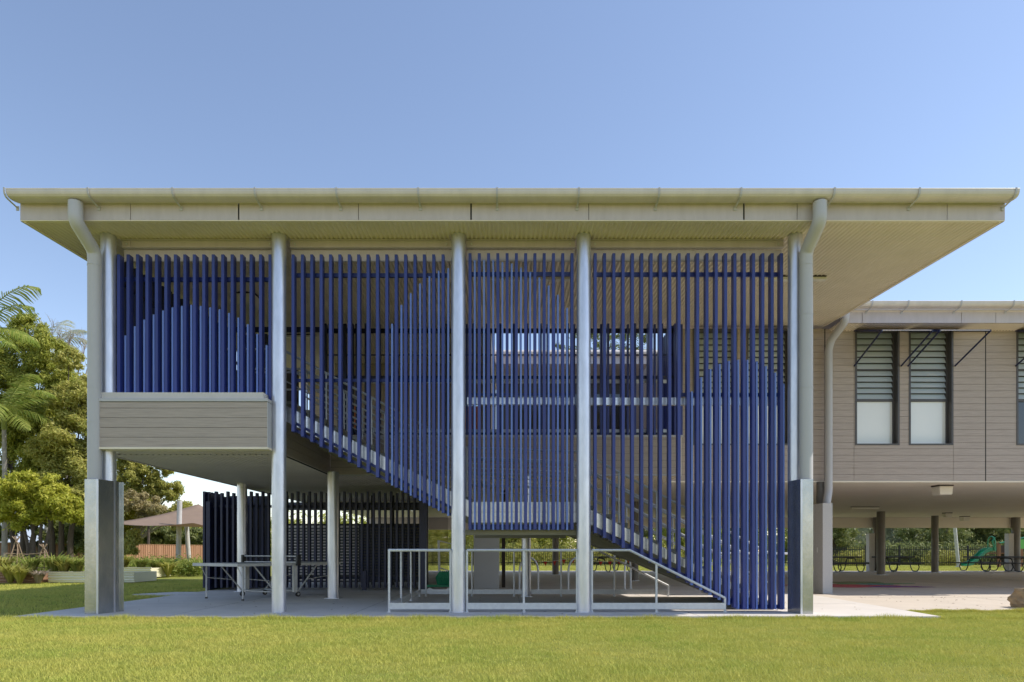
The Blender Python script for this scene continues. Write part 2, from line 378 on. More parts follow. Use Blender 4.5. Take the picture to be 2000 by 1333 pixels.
def column(par, x, y, z0, z1, r, m=None, plate=True, n=28):
    b = MB(); b.tube([(x, y, z0), (x, y, z1)], r, n); c = b.build('column', m or M['galv'], par, smooth=True)
    if plate:
        q = MB(); q.box(x - r * 1.25, x + r * 1.25, y - r * 1.25, y + r * 1.25, z0 + .0, z0 + .012); q.build('base_plate', M['galv'], c)
    return c
YC = 11.34
CX = [-6.62, -3.785, -.806, 1.276, 4.79]
for x in CX: column(bld, x, YC, 0, ZR(YC - .12) - .002, .118, plate=False)
# collars where the soffit is scribed round the columns, beams, brackets, panels
for i in range(4):
    a, c = CX[i] + .125, CX[i + 1] - .125
    b = MB(); z1 = ZR(11.50) - .012; z0 = 6.122
    b.box(a, c, 11.53, 11.56, z0 + .008, z1 - .008); b.box(a, c, 11.48, 11.565, z1 - .010, z1); b.box(a, c, 11.48, 11.565, z0, z0 + .010)
    beam = b.build('beam', M['trim'], bld)
    for s, xx in ((1, a), (-1, c)):
        q = MB(); q.box(min(xx, xx + s * .14), max(xx, xx + s * .14), 11.515, 11.529, z0 + .012, z1 - .012); cl = q.build('cleat', M['trim'], beam)
        q = MB(); q.tube([(xx + s * .085, 11.500, (z0 + z1) / 2), (xx + s * .085, 11.515, (z0 + z1) / 2)], .016, 10); q.build('bolt', M['galv_rail'], beam)
    b = MB(); cut = a + (c - a) * (.84 if i < 2 else .55)
    b.box(a, cut - .002, 11.58, 11.60, 5.925, 6.12); b.box(cut + .002, c, 11.58, 11.60, 5.925, 6.12); b.build('infill_panel', M['trim'], bld)

# balcony box (front of the left arm)
BY = 11.08; bx0, bx1 = -6.72, -3.88; bz0, bz1 = 2.668, 3.49
def boards(par, x0, x1, z0, z1, y, holes=(), vj=(), pitch=.158, name='wall', yb=.02, zstart=None, mm=None):
    """horizontal boards with open grooves over a dark backing, facing -Y"""
    b = MB(); bk = MB()
    rows = []; z = z0 if zstart is None else zstart
    zs = []
    while z < z1 - 1e-6: zs.append((max(z, z0), min(z + pitch, z1))); z += pitch
    cuts = sorted({h for q in holes for h in (q[2], q[3])})
    xs = [x0] + sorted(vj) + [x1]
    for a, c in zs:
        sub = [a] + [k for k in cuts if a + .004 < k < c - .004] + [c]
        for s0, s1 in zip(sub[:-1], sub[1:]):
            e0 = s0 + (.003 if s0 == a and s0 > z0 else 0); e1 = s1 - (.003 if s1 == c and s1 < z1 else 0)
            for xa, xb in zip(xs[:-1], xs[1:]):
                xa2 = xa + (.004 if xa in vj else 0); xb2 = xb - (.004 if xb in vj else 0)
                iv = [(xa2, xb2)]
                for h in holes:
                    if h[2] <= (s0 + s1) / 2 <= h[3]:
                        nv = []
                        for p, q in iv:
                            if h[0] > p and h[0] < q: nv.append((p, h[0]))
                            if h[1] > p and h[1] < q: nv.append((h[1], q))
                            if (h[1] <= p or h[0] >= q): nv.append((p, q))
                        iv = nv
                for p, q in iv:
                    if q - p > .002: b.box(p, q, y, y + .016, e0, e1)
    o = b.build(name, mm or M['clad'], par)
    # backing
    zz = sorted({z0, z1, *cuts})
    for s0, s1 in zip(zz[:-1], zz[1:]):
        iv = [(x0, x1)]
        for h in holes:
            if h[2] <= (s0 + s1) / 2 <= h[3]:
                nv = []
                for p, q in iv:
                    if h[0] > p and h[0] < q: nv.append((p, h[0]))
                    if h[1] > p and h[1] < q: nv.append((h[1], q))
                    if (h[1] <= p or h[0] >= q): nv.append((p, q))
                iv = nv
        for p, q in iv: bk.box(p, q, y + .017, y + .017 + yb, s0, s1)
    bk.build('wall_backing', M['dark'], o)
    return o
boards(bld, bx0, bx1 - .012, bz0 + .035, bz1 - .06, BY, name='balcony_cladding')
b = MB(); b.box(bx0 - .01, bx1 + .004, BY - .012, 11.30, bz1 - .05, bz1); b.build('balcony_capping', M['pipe'], bld, bevel=.003)
b = MB(); b.box(bx0 - .01, bx1 + .004, BY - .010, 11.31, bz0, bz0 + .033); b.build('balcony_drip_trim', M['soffit'], bld)
b = MB(); b.box(bx1 - .010, bx1 + .002, BY - .002, 11.32, bz0 + .034, bz1 - .059); b.build('balcony_end', M['pipe'], bld)
# upper floor: left arm, rear deck; soffit linings, edge cladding
b = MB()
b.box(-6.7, -3.97, BY + .05, 12.0, CZ + .02, 3.6); b.box(-7.0, -3.97, 12.0, 25.0, CZ + .02, 3.6); b.box(-3.97, 3.91, YD + .03, 17.4, CZ + .02, 3.6)
b.box(-3.97, -.4, 17.4, 25.0, CZ + .02, 3.6)
b.build('upper_floor', M['conc'], bld)
corr('soffit', -6.72, -3.99, BY + .03, 12.0, lambda y: CZ, M['soffit'], bld, pitch=.10, amp=.008, flat=True)
corr('soffit', -6.99, -3.99, 12.0, 34.5, lambda y: CZ, M['soffit'], bld, pitch=.10, amp=.008, flat=True)
corr('soffit', -3.98, 3.9, YD + .02, 34.5, lambda y: CZ, M['soffit'], bld, pitch=.10, amp=.008, flat=True)
b = MB(); b.box(-7.02, -6.99, 12.0, 25.0, CZ - .02, 3.6); b.build('floor_edge', M['trim'], bld); b = MB(); b.box(-7.0, 3.9, 34.4, 34.6, 2.1, 3.0); b.build('floor_edge', M['trim'], bld)
boards(bld, -3.98, 3.91, CZ + .03, 3.575, YD, name='floor_edge_cladding', vj=[PX(920, YD), PX(1180, YD)])
b = MB(); b.box(-3.98, 3.915, YD - .012, YD + .03, CZ, CZ + .028); b.box(-3.98, 3.96, YD - .02, YD + .06, 3.577, 3.62); b.build('floor_edge_trim', M['pipe'], bld)
# arm side cladding (faces +X), as boards along y
b = MB(); z = CZ + .03
while z < 3.5: b.box(-3.97, -3.955, 11.34, YD - .02, z + .003, min(z + .155, 3.575)); z += .158
b.build('arm_side_cladding', M['clad'], bld)
b = MB(); b.box(-3.985, -3.971, 11.32, YD - .02, CZ, 3.6); b.build('arm_side_backing', M['dark'], bld)
b = MB(); b.box(3.90, 3.925, YD, YW, CZ, 3.6); b.build('deck_return', M['soffit'], bld)
# lower columns under the deck
for (px, py) in ((651, 1169.5), (473, 1154), (1028, 1166)):
    y = GY(py) + .1 - (.45 if px == 473 else 0); column(bld, PX(px, y), y, 0, CZ, .122 if px < 700 else .105)
b = MB(); b.box(PX(925, 18.3), PX(975, 18.3), 18.3, 18.75, 0, CZ); o = b.build('pier', M['granite'], bld, bevel=.01); o['label'] = 'rough grey concrete pier'
b = MB(); b.box(PX(980, 19), PX(987, 19), 19.0, 19.15, 0, CZ); b.build('steel_post', M['brown_cap'], bld)
# walls of the upper storey seen past the screens
boards(bld, -5.3, -.45, 3.6, ZR(21) + .02, 21.0, name='upper_wall', holes=[(PX(905, 21), PX(935, 21), 3.6, 5.5), (PX(660, 21), PX(700, 21), 3.6, 5.5)])
boards(bld, -7.0, -4.9, 3.6, ZR(24) + .02, 24.0, name='corridor_end_wall', holes=[(PX(588, 24), PX(604, 24), PZ(802, 24), PZ(768, 24))])
for p0, p1 in ((905, 935), (660, 700)):
    b = MB(); x0, x1 = PX(p0, 21), PX(p1, 21); b.box(x0 + .02, x1 - .02, 21.02, 21.07, 3.6, 5.48); d = b.build('door', M['orange'], bld)
    b = MB(); b.tube([(x0 + .1, 20.99, 4.6), (x0 + .1, 20.99, 4.75)], .012, 6); b.build('handle', M['galv_rail'], d)
b = MB(); b.box(-6.9, -5.3, 17.3, 17.4, 3.6, 5.6); b.box(-.5, -.4, 17.25, 25, 3.6, ZR(20)); b.build('upper_partition', M['grey_wall'], bld)
# left edge beam
# ------------------------------------------------------------ ceiling fittings
def batten(px0, px1, Y, label):
    x0, x1 = PX(px0, Y), PX(px1, Y); z = ZR(Y) - .009
    t = thing('ceiling_light', label, 'light', ((x0 + x1) / 2, Y, z - .09), 'ceiling lights of the raised block')
    b = MB(); b.box(x0, x1, Y - .06, Y + .06, z - .075, z - .022); b.build('diffuser', M['fitting'], t, bevel=.01)
    b = MB(); b.box(x0 + .02, x1 - .02, Y - .07, Y + .07, z - .022, z + .003); b.build('backing', M['brown_cap'], t)
batten(958, 1113, 13.3, 'long batten light on the ceiling above the stair landing')
batten(1492, 1613, 13.3, 'long batten light on the ceiling by the right hand downpipe')
batten(556, 618, 17.6, 'short batten light on the ceiling over the upper corridor')
def bulkhead(x, y, z, s, label, grp):
    t = thing('ceiling_light', label, 'light', (x, y, z - .3), grp)
    b = MB(); h = .22 * s; wd = .16 * s
    b.hexa([(x - wd, y - wd, z - .03 - h), (x + wd, y - wd, z - .03 - h), (x + wd, y + wd, z - .03 - h), (x - wd, y + wd, z - .03 - h)],
           [(x - wd * 1.1, y - wd * 1.1, z - .03), (x + wd * 1.1, y - wd * 1.1, z - .03), (x + wd * 1.1, y + wd * 1.1, z - .03), (x - wd * 1.1, y + wd * 1.1, z - .03)])
    b.build('diffuser', M['fitting'], t, bevel=.02)
    b = MB(); b.box(x - wd * 1.15, x + wd * 1.15, y - wd * 1.15, y + wd * 1.15, z - .03, z); b.build('backing', M['brown_cap'], t, bevel=.01)
bulkhead(PX(485, 14.4), 14.4, ZR(14.4) - .009, 1.05, 'square bulkhead light on the ceiling behind the closely slatted bay', 'ceiling lights of the raised block')

# ------------------------------------------------------------ slat screens
SY0, SY1 = 11.36, 11.49
def screen_bay(label, fronts, ztop, zbot, rear, rails, extra=None, loc=None):
    xs = [a for a, _ in fronts]
    t = thing('slat_screen', label, 'screen', ((min(xs) + max(xs)) / 2, 11.42, 0), 'blue slat screens between the tall columns')
    for x0, x1 in fronts:
        b = MB(); xc = (x0 + x1) / 2; b.box(x0, x1, SY0, SY1, zbot(xc), ztop); b.build('slat', M['blue'], t, bevel=.003)
    for xc, zt in rear:
        b = MB(); b.box(xc - .015, xc + .015, 11.425, 11.52, zbot(xc), zt); s = b.build('thin_slat', M['blue_light'], t)
        s['label'] = 'thin bright blue slat ending lower than the others'
    for kind_, mm, P in rails:
        b = MB()
        if kind_ == 'box': b.box(*P)
        else:
            (xa, za), (xb, zb), hh, y0, y1 = P
            b.hexa([(xa, y0, za - hh), (xb, y0, zb - hh), (xb, y1, zb - hh), (xa, y1, za - hh)], [(xa, y0, za), (xb, y0, zb), (xb, y1, zb), (xa, y1, za)])
        b.build('rail', M[mm], t)
    return t
SF = F / SY0
fx = lambda p: (p - 990) / SF
fz = lambda p: H + (1077 - p) / SF
Wd = .050
ZT = fz(497)
# bay 1
fr = [(fx(228.3 + 18.49 * i), fx(228.3 + 18.49 * i) + Wd) for i in range(17)]
tops = [(242, 653), (263, 635), (281, 622), (299, 612), (318, 604), (336, 598), (355, 595), (373, 593), (392, 595), (410, 598), (428, 602), (446, 609), (465, 618), (483, 631), (502, 650), (520, 672)]
gap = lambda fr, i: (fr[i][0] + fr[i + 1][1]) / 2
rear = [(gap(fr, i), fz(tops[i][1])) for i in range(16)]
screen_bay('leftmost blue screen, its slats standing on the timber-look balcony box', fr, ZT, lambda x: 3.46, rear,
           [('box', 'blue', (-6.49, -3.92, 11.525, 11.57, fz(542), fz(534))), ('box', 'blue', (-6.49, -3.92, 11.525, 11.57, 3.6, 3.66))])
# bay 2
fr = [(fx(569 + 18.33 * i), fx(569 + 18.33 * i) + Wd) for i in range(17)]
zb2 = lambda x: fz(842) - .543 * (x - fx(570))
tp = {11: 630, 12: 593, 13: 570, 14: 551, 15: 537, 10: 668}
t2 = [(767, 630), (785, 593), (803, 570), (820, 551), (838, 537), (856, 526), (875, 521)]
rear = []
for i in range(10, 16): rear.append((gap(fr, i), fz(t2[i - 10][1])))
rear.append((fr[16][1] + .055, fz(521)))
A = (fx(566), zb2(fx(566))); B = (fx(882), zb2(fx(882)))
screen_bay('tall blue screen over the upper stair flight, cut to the stair slope along its foot', fr, ZT, zb2, rear,
           [('box', 'blue', (fx(572), fx(872), 11.525, 11.57, fz(533.5), fz(526))),
            ('box', 'blue', (fx(572), fx(900), 11.525, 11.57, fz(741), fz(735))),
            ('sl', 'blue', ((A[0], A[1] + .19), (B[0], B[1] + .19), .05, 11.525, 11.56)),
            ('sl', 'blue', ((A[0], A[1] + .075), (B[0], B[1] + .075), .055, 11.525, 11.56))])
# bay 3
fr = [(fx(914.9 + 18.15 * i), fx(914.9 + 18.15 * i) + Wd) for i in range(12)]
t3 = [505, 505, 505, 509, 512, 520, 528, 539, 555, 573, 599]
rear = [(gap(fr, i), fz(t3[i])) for i in range(11)]
screen_bay('narrow blue screen in front of the stair landing', fr, ZT + .02, lambda x: fz(1035), rear,
           [('box', 'blue', (fx(916), fx(1120), 11.525, 11.57, fz(531), fz(523.5))),
            ('box', 'blue', (fx(915), fx(1122), 11.525, 11.57, fz(1034), fz(1024))),
            ('box', 'blue', (fx(915), fx(1122), 11.525, 11.555, fz(769), fz(764)))])
# bay 4
fr = [(fx(1165.7 + 18.2 * i) - Wd, fx(1165.7 + 18.2 * i)) for i in range(21)]
def zb4(x):
    p = 990 + x * SF; y = 1041 + .535 * (p - 1162); return fz(min(y, 1191))
t4 = [763, 735, 719, 709, 703, 701, 701, 704, 713, 726, 748]
rear = [(gap(fr, 10 + i) if 10 + i < 20 else fr[20][1] + .035, fz(t4[i])) for i in range(11)]
A = (fx(1160), fz(1040)); B = (fx(1440), fz(1189))
screen_bay('widest blue screen, running down to the slab at the foot of the stair', fr, ZT + .02, zb4, rear,
           [('box', 'blue', (fx(1160), fx(1526), 11.525, 11.57, fz(532), fz(524))),
            ('box', 'blue', (fx(1335), fx(1530), 11.525, 11.57, fz(770), fz(763))),
            ('sl', 'blue', ((A[0], A[1] + .13), (B[0], B[1] + .13), .10, 11.525, 11.56)),
            ('box', 'blue', (fx(1440), fx(1530), 11.53, 11.57, fz(1190), fz(1183)))])
# side screen on the left edge of the arm and cross screen in the corridor
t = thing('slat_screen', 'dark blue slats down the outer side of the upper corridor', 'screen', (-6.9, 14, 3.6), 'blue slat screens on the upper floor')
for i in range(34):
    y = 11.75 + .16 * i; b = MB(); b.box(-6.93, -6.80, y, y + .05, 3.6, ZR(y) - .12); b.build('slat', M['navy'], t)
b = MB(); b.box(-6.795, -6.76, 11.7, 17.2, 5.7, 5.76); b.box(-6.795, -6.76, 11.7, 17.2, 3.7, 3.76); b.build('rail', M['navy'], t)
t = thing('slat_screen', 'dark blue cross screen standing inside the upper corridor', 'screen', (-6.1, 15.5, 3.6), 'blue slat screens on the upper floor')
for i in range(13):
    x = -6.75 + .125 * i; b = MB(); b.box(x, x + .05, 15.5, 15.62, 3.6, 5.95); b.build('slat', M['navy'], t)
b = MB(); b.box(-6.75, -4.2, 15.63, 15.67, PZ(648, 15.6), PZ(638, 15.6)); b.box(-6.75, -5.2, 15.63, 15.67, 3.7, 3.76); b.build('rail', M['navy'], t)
# rear deck screen
t = thing('slat_screen', 'dark blue screen along the rear deck edge behind the stair', 'screen', (0, 15.5, 3.6), 'blue slat screens on the upper floor')
DS = 15.45; x = PX(633, DS); k = 0
while x < PX(1322, DS):
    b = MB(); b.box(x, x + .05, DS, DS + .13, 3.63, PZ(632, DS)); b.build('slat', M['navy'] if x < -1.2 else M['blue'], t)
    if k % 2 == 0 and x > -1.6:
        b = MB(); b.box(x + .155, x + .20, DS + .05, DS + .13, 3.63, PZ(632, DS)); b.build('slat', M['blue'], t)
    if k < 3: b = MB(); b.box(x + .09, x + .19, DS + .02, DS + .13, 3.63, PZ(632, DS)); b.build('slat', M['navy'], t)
    x += .305; k += 1
for i in range(9):
    y = DS + .15 + i * .14; b = MB(); b.box(PX(1322, DS) - .09, PX(1322, DS) + .04, y, y + .05, 3.63, PZ(632, DS)); b.build('slat', M['blue'], t)
b = MB()
for ya, yb in ((647, 638), (691, 689), (737, 731), (847, 843)): b.box(PX(633, DS), PX(1322, DS), DS + .135, DS + .17, PZ(ya, DS), PZ(yb, DS))
b.build('rail', M['navy'], t)
b = MB()
for ya, yb in ((745, 738), (843.5, 836)): b.box(PX(640, DS), PX(1318, DS), DS + .175, DS + .20, PZ(ya, DS), PZ(yb, DS))
b.build('rail', M['galv_rail'], t)
# long galvanised beam at floor level behind bays 3 and 4
b = MB(); b.box(CX[2] + .13, CX[3] - .13, 11.60, 11.68, fz(784), fz(770)); b.box(CX[3] + .13, CX[4] - .13, 11.60, 11.68, fz(785), fz(770.5)); b.build('tie_beam', M['galv_plate'], bld)

# ------------------------------------------------------------ stair
st = thing('staircase', 'straight galvanised stair with a middle landing rising leftwards behind the blue screens', 'staircase', (2, 13.4, 0))
run, rise = .279, .15
def flight(xb, zb, n, name):
    b = MB()
    for i in range(n):
        x1 = xb - run * i; x0 = x1 - run; z1 = zb + rise * (i + 1)
        b.box(x0 - .02, x1, 11.78, 15.10, z1 - .055, z1)                # tread
        b.box(x1 - .035, x1 - .005, 11.78, 15.10, z1 - rise - .0, z1 - .056)   # riser
    b.build('treads', M['olive'], st)
    for y0, y1 in ((14.2, 14.32), (14.9, 15.02)):
        b = MB(); xe = xb - run * n; ze = zb + rise * n
        b.hexa([(xe, y0, ze - .42), (xb, y0, zb - .30 if zb > 1 else zb + .0), (xb, y1, zb - .30 if zb > 1 else zb), (xe, y1, ze - .42)],
               [(xe, y0, ze - .17), (xb, y0, zb - .05 if zb > 1 else zb + .02), (xb, y1, zb - .05 if zb > 1 else zb + .02), (xe, y1, ze - .17)])
        b.build('carriage_beam', M['olive'], st)
flight(4.60, 0, 12, 'lower'); flight(-.62, 1.8, 12, 'upper')
b = MB(); b.box(-.62, 1.25, 11.78, 15.10, 1.74, 1.80); b.build('landing', M['olive'], st)
b = MB(); b.box(CX[2] + .1, CX[3] - .1, 11.68, 11.80, 1.29, 1.375); b.build('landing_beam', M['olive'], st); b = MB(); b.box(-.7, 1.3, 15.0, 15.1, 1.3, 1.6); b.build('landing_beam', M['olive'], st)
# outer stringers
def stringer(y0, y1, m):
    b = MB(); hh = .265
    for (xa, za), (xb, zb) in (((-4.0, fz(797) + .543 * .40), (-.62, 1.84)), ((1.25, 1.81), (4.62, 0.02))):
        lo = lambda z: max(z - hh, 0.0)
        b.hexa([(xa, y0, za - hh), (xb, y0, lo(zb)), (xb, y1, lo(zb)), (xa, y1, za - hh)], [(xa, y0, za), (xb, y0, zb + .02), (xb, y1, zb + .02), (xa, y1, za)])
    b.box(-.619, 1.249, y0, y1, 1.50, 1.675); b.box(-.619, 1.249, y0 + .01, y1, 1.68, 1.85)
    return b.build('stringer', m, st)
stringer(11.62, 11.66, M['galv_plate']); stringer(15.12, 15.15, M['galv_plate'])
def handrail(y, full=True):
    b = MB()
    tp = [(-5.0, 4.55), (-3.95, 4.55), (-.75, 2.83), (1.3, 2.75), (4.6, .97), (4.95, .97)]
    b.tube([(x, y, z) for x, z in tp], .021, 8)
    if full:
        for dz in (.28, .52): b.tube([(x, y, z - dz) for x, z in tp[1:5]], .013, 6)
    for x in [-3.95 + .79 * i for i in range(5)] + [-.7, .3, 1.25] + [1.3 + .66 * i for i in range(6)]:
        if x <= -.75: zt = 4.55 - (x + 3.95) * .5375
        elif x <= 1.3: zt = 2.83 - (x + .75) * .039
        else: zt = 2.75 - (x - 1.3) * .5394
        b.tube([(x, y, zt - .97), (x, y, zt)], .016, 6)
    b.tube([(4.95, y, .97), (4.95, y, .0)], .021, 8)
    return b.build('handrail', M['galv_rail'], st, smooth=True)
for y in (11.95, 13.25, 13.5, 14.95): handrail(y)

# ------------------------------------------------------------ low guard rails round the space under the stair
def guardrail(label, pts, posts, kick, slope=None):
    t = thing('guard_rail', label, 'railing', (pts[0][0], pts[0][1], 0), 'galvanised guard rails round the space under the stair')
    b = MB(); b.tube(pts, .023, 10); b.build('top_rail', M['galv_rail'], t, smooth=True)
    for x, y, z in posts:
        b = MB(); b.tube([(x, y, 0), (x, y, z)], .02, 10); b.tube([(x, y, 0), (x, y, .012)], .035, 10); b.build('post', M['galv_rail'], t, smooth=True)
    b = MB()
    for (xa, ya), (xb, yb) in kick:
        d = Vector((xb - xa, yb - ya, 0)).normalized(); nn = Vector((-d.y, d.x, 0)) * .004
        b.hexa([(xa - nn.x, ya - nn.y, .05), (xb - nn.x, yb - nn.y, .05), (xb + nn.x, yb + nn.y, .05), (xa + nn.x, ya + nn.y, .05)],
               [(xa - nn.x, ya - nn.y, .155), (xb - nn.x, yb - nn.y, .155), (xb + nn.x, yb + nn.y, .155), (xa + nn.x, ya + nn.y, .155)])
    b.build('kick_plate', M['galv_rail'], t)
    return t
GYf = 11.32; ZG = PZ(1075, GYf); xl = PX(760, GYf)
guardrail('galvanised guard rail turning the corner nearest the table tennis table', [(PX(880, GYf), GYf, ZG), (xl, GYf, ZG), (xl, 15.3, ZG)],
          [(PX(880, GYf), GYf, ZG), (xl, GYf, ZG), (xl, 12.6, ZG), (xl, 13.9, ZG), (xl, 15.25, ZG)], [((xl, GYf - .02), (PX(880, GYf), GYf - .02)), ((xl, GYf), (xl, 15.3))])
guardrail('galvanised guard rail between the two middle columns', [(PX(912, GYf), GYf, ZG), (PX(1127, GYf), GYf, ZG)],
          [(PX(p, GYf), GYf, ZG) for p in (912, 1023, 1127)], [((PX(912, GYf), GYf - .02), (PX(1127, GYf), GYf - .02))])
ze = PZ(1168, GYf)
guardrail('galvanised guard rail sloping down beside the foot of the stair', [(PX(1156, GYf), GYf, ZG), (PX(1230, GYf), GYf, ZG), (PX(1416, GYf), GYf, ze)],
          [(PX(1156, GYf), GYf, ZG), (PX(1282, GYf), GYf, PZ(1101, GYf)), (PX(1416, GYf), GYf, ze)], [((PX(1156, GYf), GYf - .02), (PX(1416, GYf), GYf - .02))])
yr = 15.3
guardrail('galvanised guard rail at the far side of the under-stair space', [(xl + .05, yr, ZG), (PX(1230, GYf), yr, ZG), (PX(1416, GYf), yr, ze)],
          [(PX(p, yr), yr, ZG) for p in (832, 922, 1004, 1096)] + [(PX(1200, yr), yr, ZG - .08), (PX(1416, GYf), yr, ze)], [((xl, yr), (PX(1416, GYf), yr))])

# ------------------------------------------------------------ right wing
wing = thing('classroom_wing', 'long lower classroom wing with timber-look cladding raised over a paved undercroft', 'building', (10, 17, 0))
WX0 = 3.925; WZ1 = 6.47
wins = []
def wpx(p): return PX(p, YW)
wz0, wz1 = PZ(870, YW), PZ(642, YW)
for p in (1353, 1458, 1670, 1775, 1985, 2090, 2300): wins.append((wpx(p), wpx(p) + 1.09, wz0, wz1))
boards(wing, WX0, 30.0, 2.735, WZ1, YW, holes=wins, vj=[wpx(1611), wpx(1925), wpx(1668), wpx(1862), wpx(2200)], name='wall')
b = MB(); b.box(WX0, 30, YW - .012, YW + .03, 2.70, 2.733); b.build('wall_drip_trim', M['soffit'], wing)
b = MB(); b.box(wpx(1611) - .012, wpx(1611) + .012, YW - .003, YW + .001, 2.735, WZ1); b.box(wpx(1925) - .010, wpx(1925) + .010, YW - .003, YW + .001, 2.735, WZ1); b.build('expansion_joint', M['dark'], wing)
for i, (x0, x1, z0, z1) in enumerate(wins):
    f = MB(); y = YW
    for (a, c, e, g) in ((x0, x0 + .045, z0, z1), (x1 - .045, x1, z0, z1)): f.box(a, c, y - .012, y + .22, e, g)
    f.box(x0 + .045, x1 - .045, y - .012, y + .22, z0, z0 + .04); f.box(x0 + .045, x1 - .045, y - .012, y + .22, z1 - .045, z1)
    zm = z0 + 1.13; zm2 = z0 + 1.13 + .76
    f.box(x0 + .045, x1 - .045, y + .13, y + .22, zm - .03, zm + .03); f.box(x0 + .045, x1 - .045, y + .15, y + .2, zm2 - .012, zm2 + .012)
    f.box(x0 + .045, x0 + .085, y + .14, y + .21, z0 + .04, z1 - .045); f.box(x1 - .085, x1 - .045, y + .14, y + .21, z0 + .04, z1 - .045)
    wn = f.build('window', M['frame'], wing)
    g = MB(); g.box(x0 + .085, x1 - .085, y + .17, y + .18, z0 + .04, zm - .03)
    g.build('pane', M['glass'] if i in (4,) else M['blind'], wn)
    l = MB()
    def lv(za, zb, n, tilt):
        h = (zb - za) / n
        for k in range(n):
            zz = za + h * k
            l.hexa([(x0 + .09, y + .17 - tilt, zz + .006), (x1 - .09, y + .17 - tilt, zz + .006), (x1 - .09, y + .178 - tilt, zz + .006), (x0 + .09, y + .178 - tilt, zz + .006)],
                   [(x0 + .09, y + .17 + tilt, zz + h - .008), (x1 - .09, y + .17 + tilt, zz + h - .008), (x1 - .09, y + .178 + tilt, zz + h - .008), (x0 + .09, y + .178 + tilt, zz + h - .008)])
    lv(zm + .03, zm2 - .012, 5, .034); lv(zm2 + .012, z1 - .045, 6, .034)
    l.build('louvres', M['louvre'], wn)
    bl = MB(); bl.box(x0 + .05, x1 - .05, y + .24, y + .26, z0, z1); bl.build('interior_blind', M['grey_wall'], wn)
# awnings over windows of the wing
for i in (2, 3, 4, 5):
    x0, x1 = wins[i][0] - .02, wins[i][1] + .02; zb_, zf_ = 6.42, 6.02; yf_ = 15.5
    a = MB(); a.hexa([(x0, yf_, zf_), (x1, yf_, zf_), (x1, YW - .02, zb_), (x0, YW - .02, zb_)], [(x0, yf_, zf_ + .02), (x1, yf_, zf_ + .02), (x1, YW - .02, zb_ + .02), (x0, YW - .02, zb_ + .02)])
    aw = a.build('awning', M['trim'], wing)
    s = MB()
    for xx in (x0 - .022, x1 + .0): s.hexa([(xx, yf_ - .01, zf_ - .03), (xx + .022, yf_ - .01, zf_ - .03), (xx + .022, YW - .02, zb_ - .03), (xx, YW - .02, zb_ - .03)], [(xx, yf_ - .01, zf_ + .025), (xx + .022, yf_ - .01, zf_ + .025), (xx + .022, YW - .02, zb_ + .025), (xx, YW - .02, zb_ + .025)])
    s.build('awning_frame', M['navy'], aw)
    for xx in (x0 - .01, x1 + .01):
        q = MB(); q.tube([(xx, YW - .02, 5.55), (xx, yf_ + .02, zf_ - .01)], .02, 8); q.build('strut', M['navy'], aw)
# eave, fascia, gutter, roof
EY = 16.2; ES = F / EY
ez = lambda p: H + (1077 - p) / ES
b = MB(); b.box(7.9, 30, EY + .02, YW + .02, ez(632) + .02, ez(632) + .04); o = b.build('eave_lining', M['soffit'], wing)
corr('soffit', 7.9, 30, EY + .02, YW, lambda y: ez(632) + .01, M['soffit'], wing)
wf = [7.9, PX(1684, EY), PX(1878, EY), PX(1945, EY), PX(2150, EY), 30]
for i in range(5):
    b = MB(); b.box(wf[i] + .006, wf[i + 1] - .006, EY, EY + .018, ez(631), ez(610)); b.build('fascia_panel', M['trim'], wing)
b = MB(); b.box(7.91, 29.9, EY + .019, EY + .023, ez(631) + .002, ez(610)); b.build('fascia_backing', M['dark'], wing)
gutter(wing, 7.88, 30, EY - .29, ez(597) + .0, brackets=[PX(p, EY - .2) for p in (1700, 1770, 1873, 1975, 2075)])
b = MB(); zt = ez(597); b.hexa([(7.9, EY + .024, zt - .2), (30, EY + .024, zt - .2), (30, 34, zt + .6), (7.9, 34, zt + .6)], [(7.9, EY + .024, zt), (30, EY + .024, zt), (30, 34, zt + .9), (7.9, 34, zt + .9)])
b.build('roof', M['gutter'], wing)
b = MB(); b.box(29.9, 30, YW + .05, 34, 2.7, 6.5); b.box(WX0, WX0 + .1, YW + .05, 34, 2.75, 6.2); b.box(WX0, 30, 33.9, 34, 2.7, 6.7); b.build('side_walls', M['clad'], wing)
b = MB(); b.box(WX0, 30, YW + .03, 34.4, 2.705, 3.5); b.build('under_lining', M['board'], wing)
b = MB(); b.box(3.95, 30, 34.4, 34.6, 2.19, 3.2); b.build('edge_beam', M['board'], wing)
# wing downpipe and guard
xd = PX(1621, 16.45)
b = MB(); b.tube(smooth_path([(PX(1652, 16.05), 16.05, 6.62), (PX(1650, 16.05), 16.05, 6.4), (xd + .05, 16.48, 6.12), (xd, 16.52, 5.9), (xd, 16.52, 2.45), (xd - .1, 16.40, 2.2), (xd - .1, 16.40, .3)], .1, 6), .09, 20)
dp = b.build('downpipe', M['pipe'], wing, smooth=True)
b = MB(); x0, x1 = PX(1607, 16.2), PX(1626, 16.2); b.box(x0, x1, 16.2, 16.206, 0, PZ(983, 16.2)); b.box(x0, x0 + .006, 16.206, 16.7, 0, PZ(983, 16.2)); b.box(x1 - .006, x1, 16.206, 16.7, 0, PZ(983, 16.2))
g = b.build('guard', M['granite'], dp); g['label'] = 'speckled grey guard round the foot of the downpipe'
b = MB(); b.box(x0 - .006, x0 - .002, 16.45, 16.50, .98, 1.10); b.build('warning_sticker', M['white'], dp)
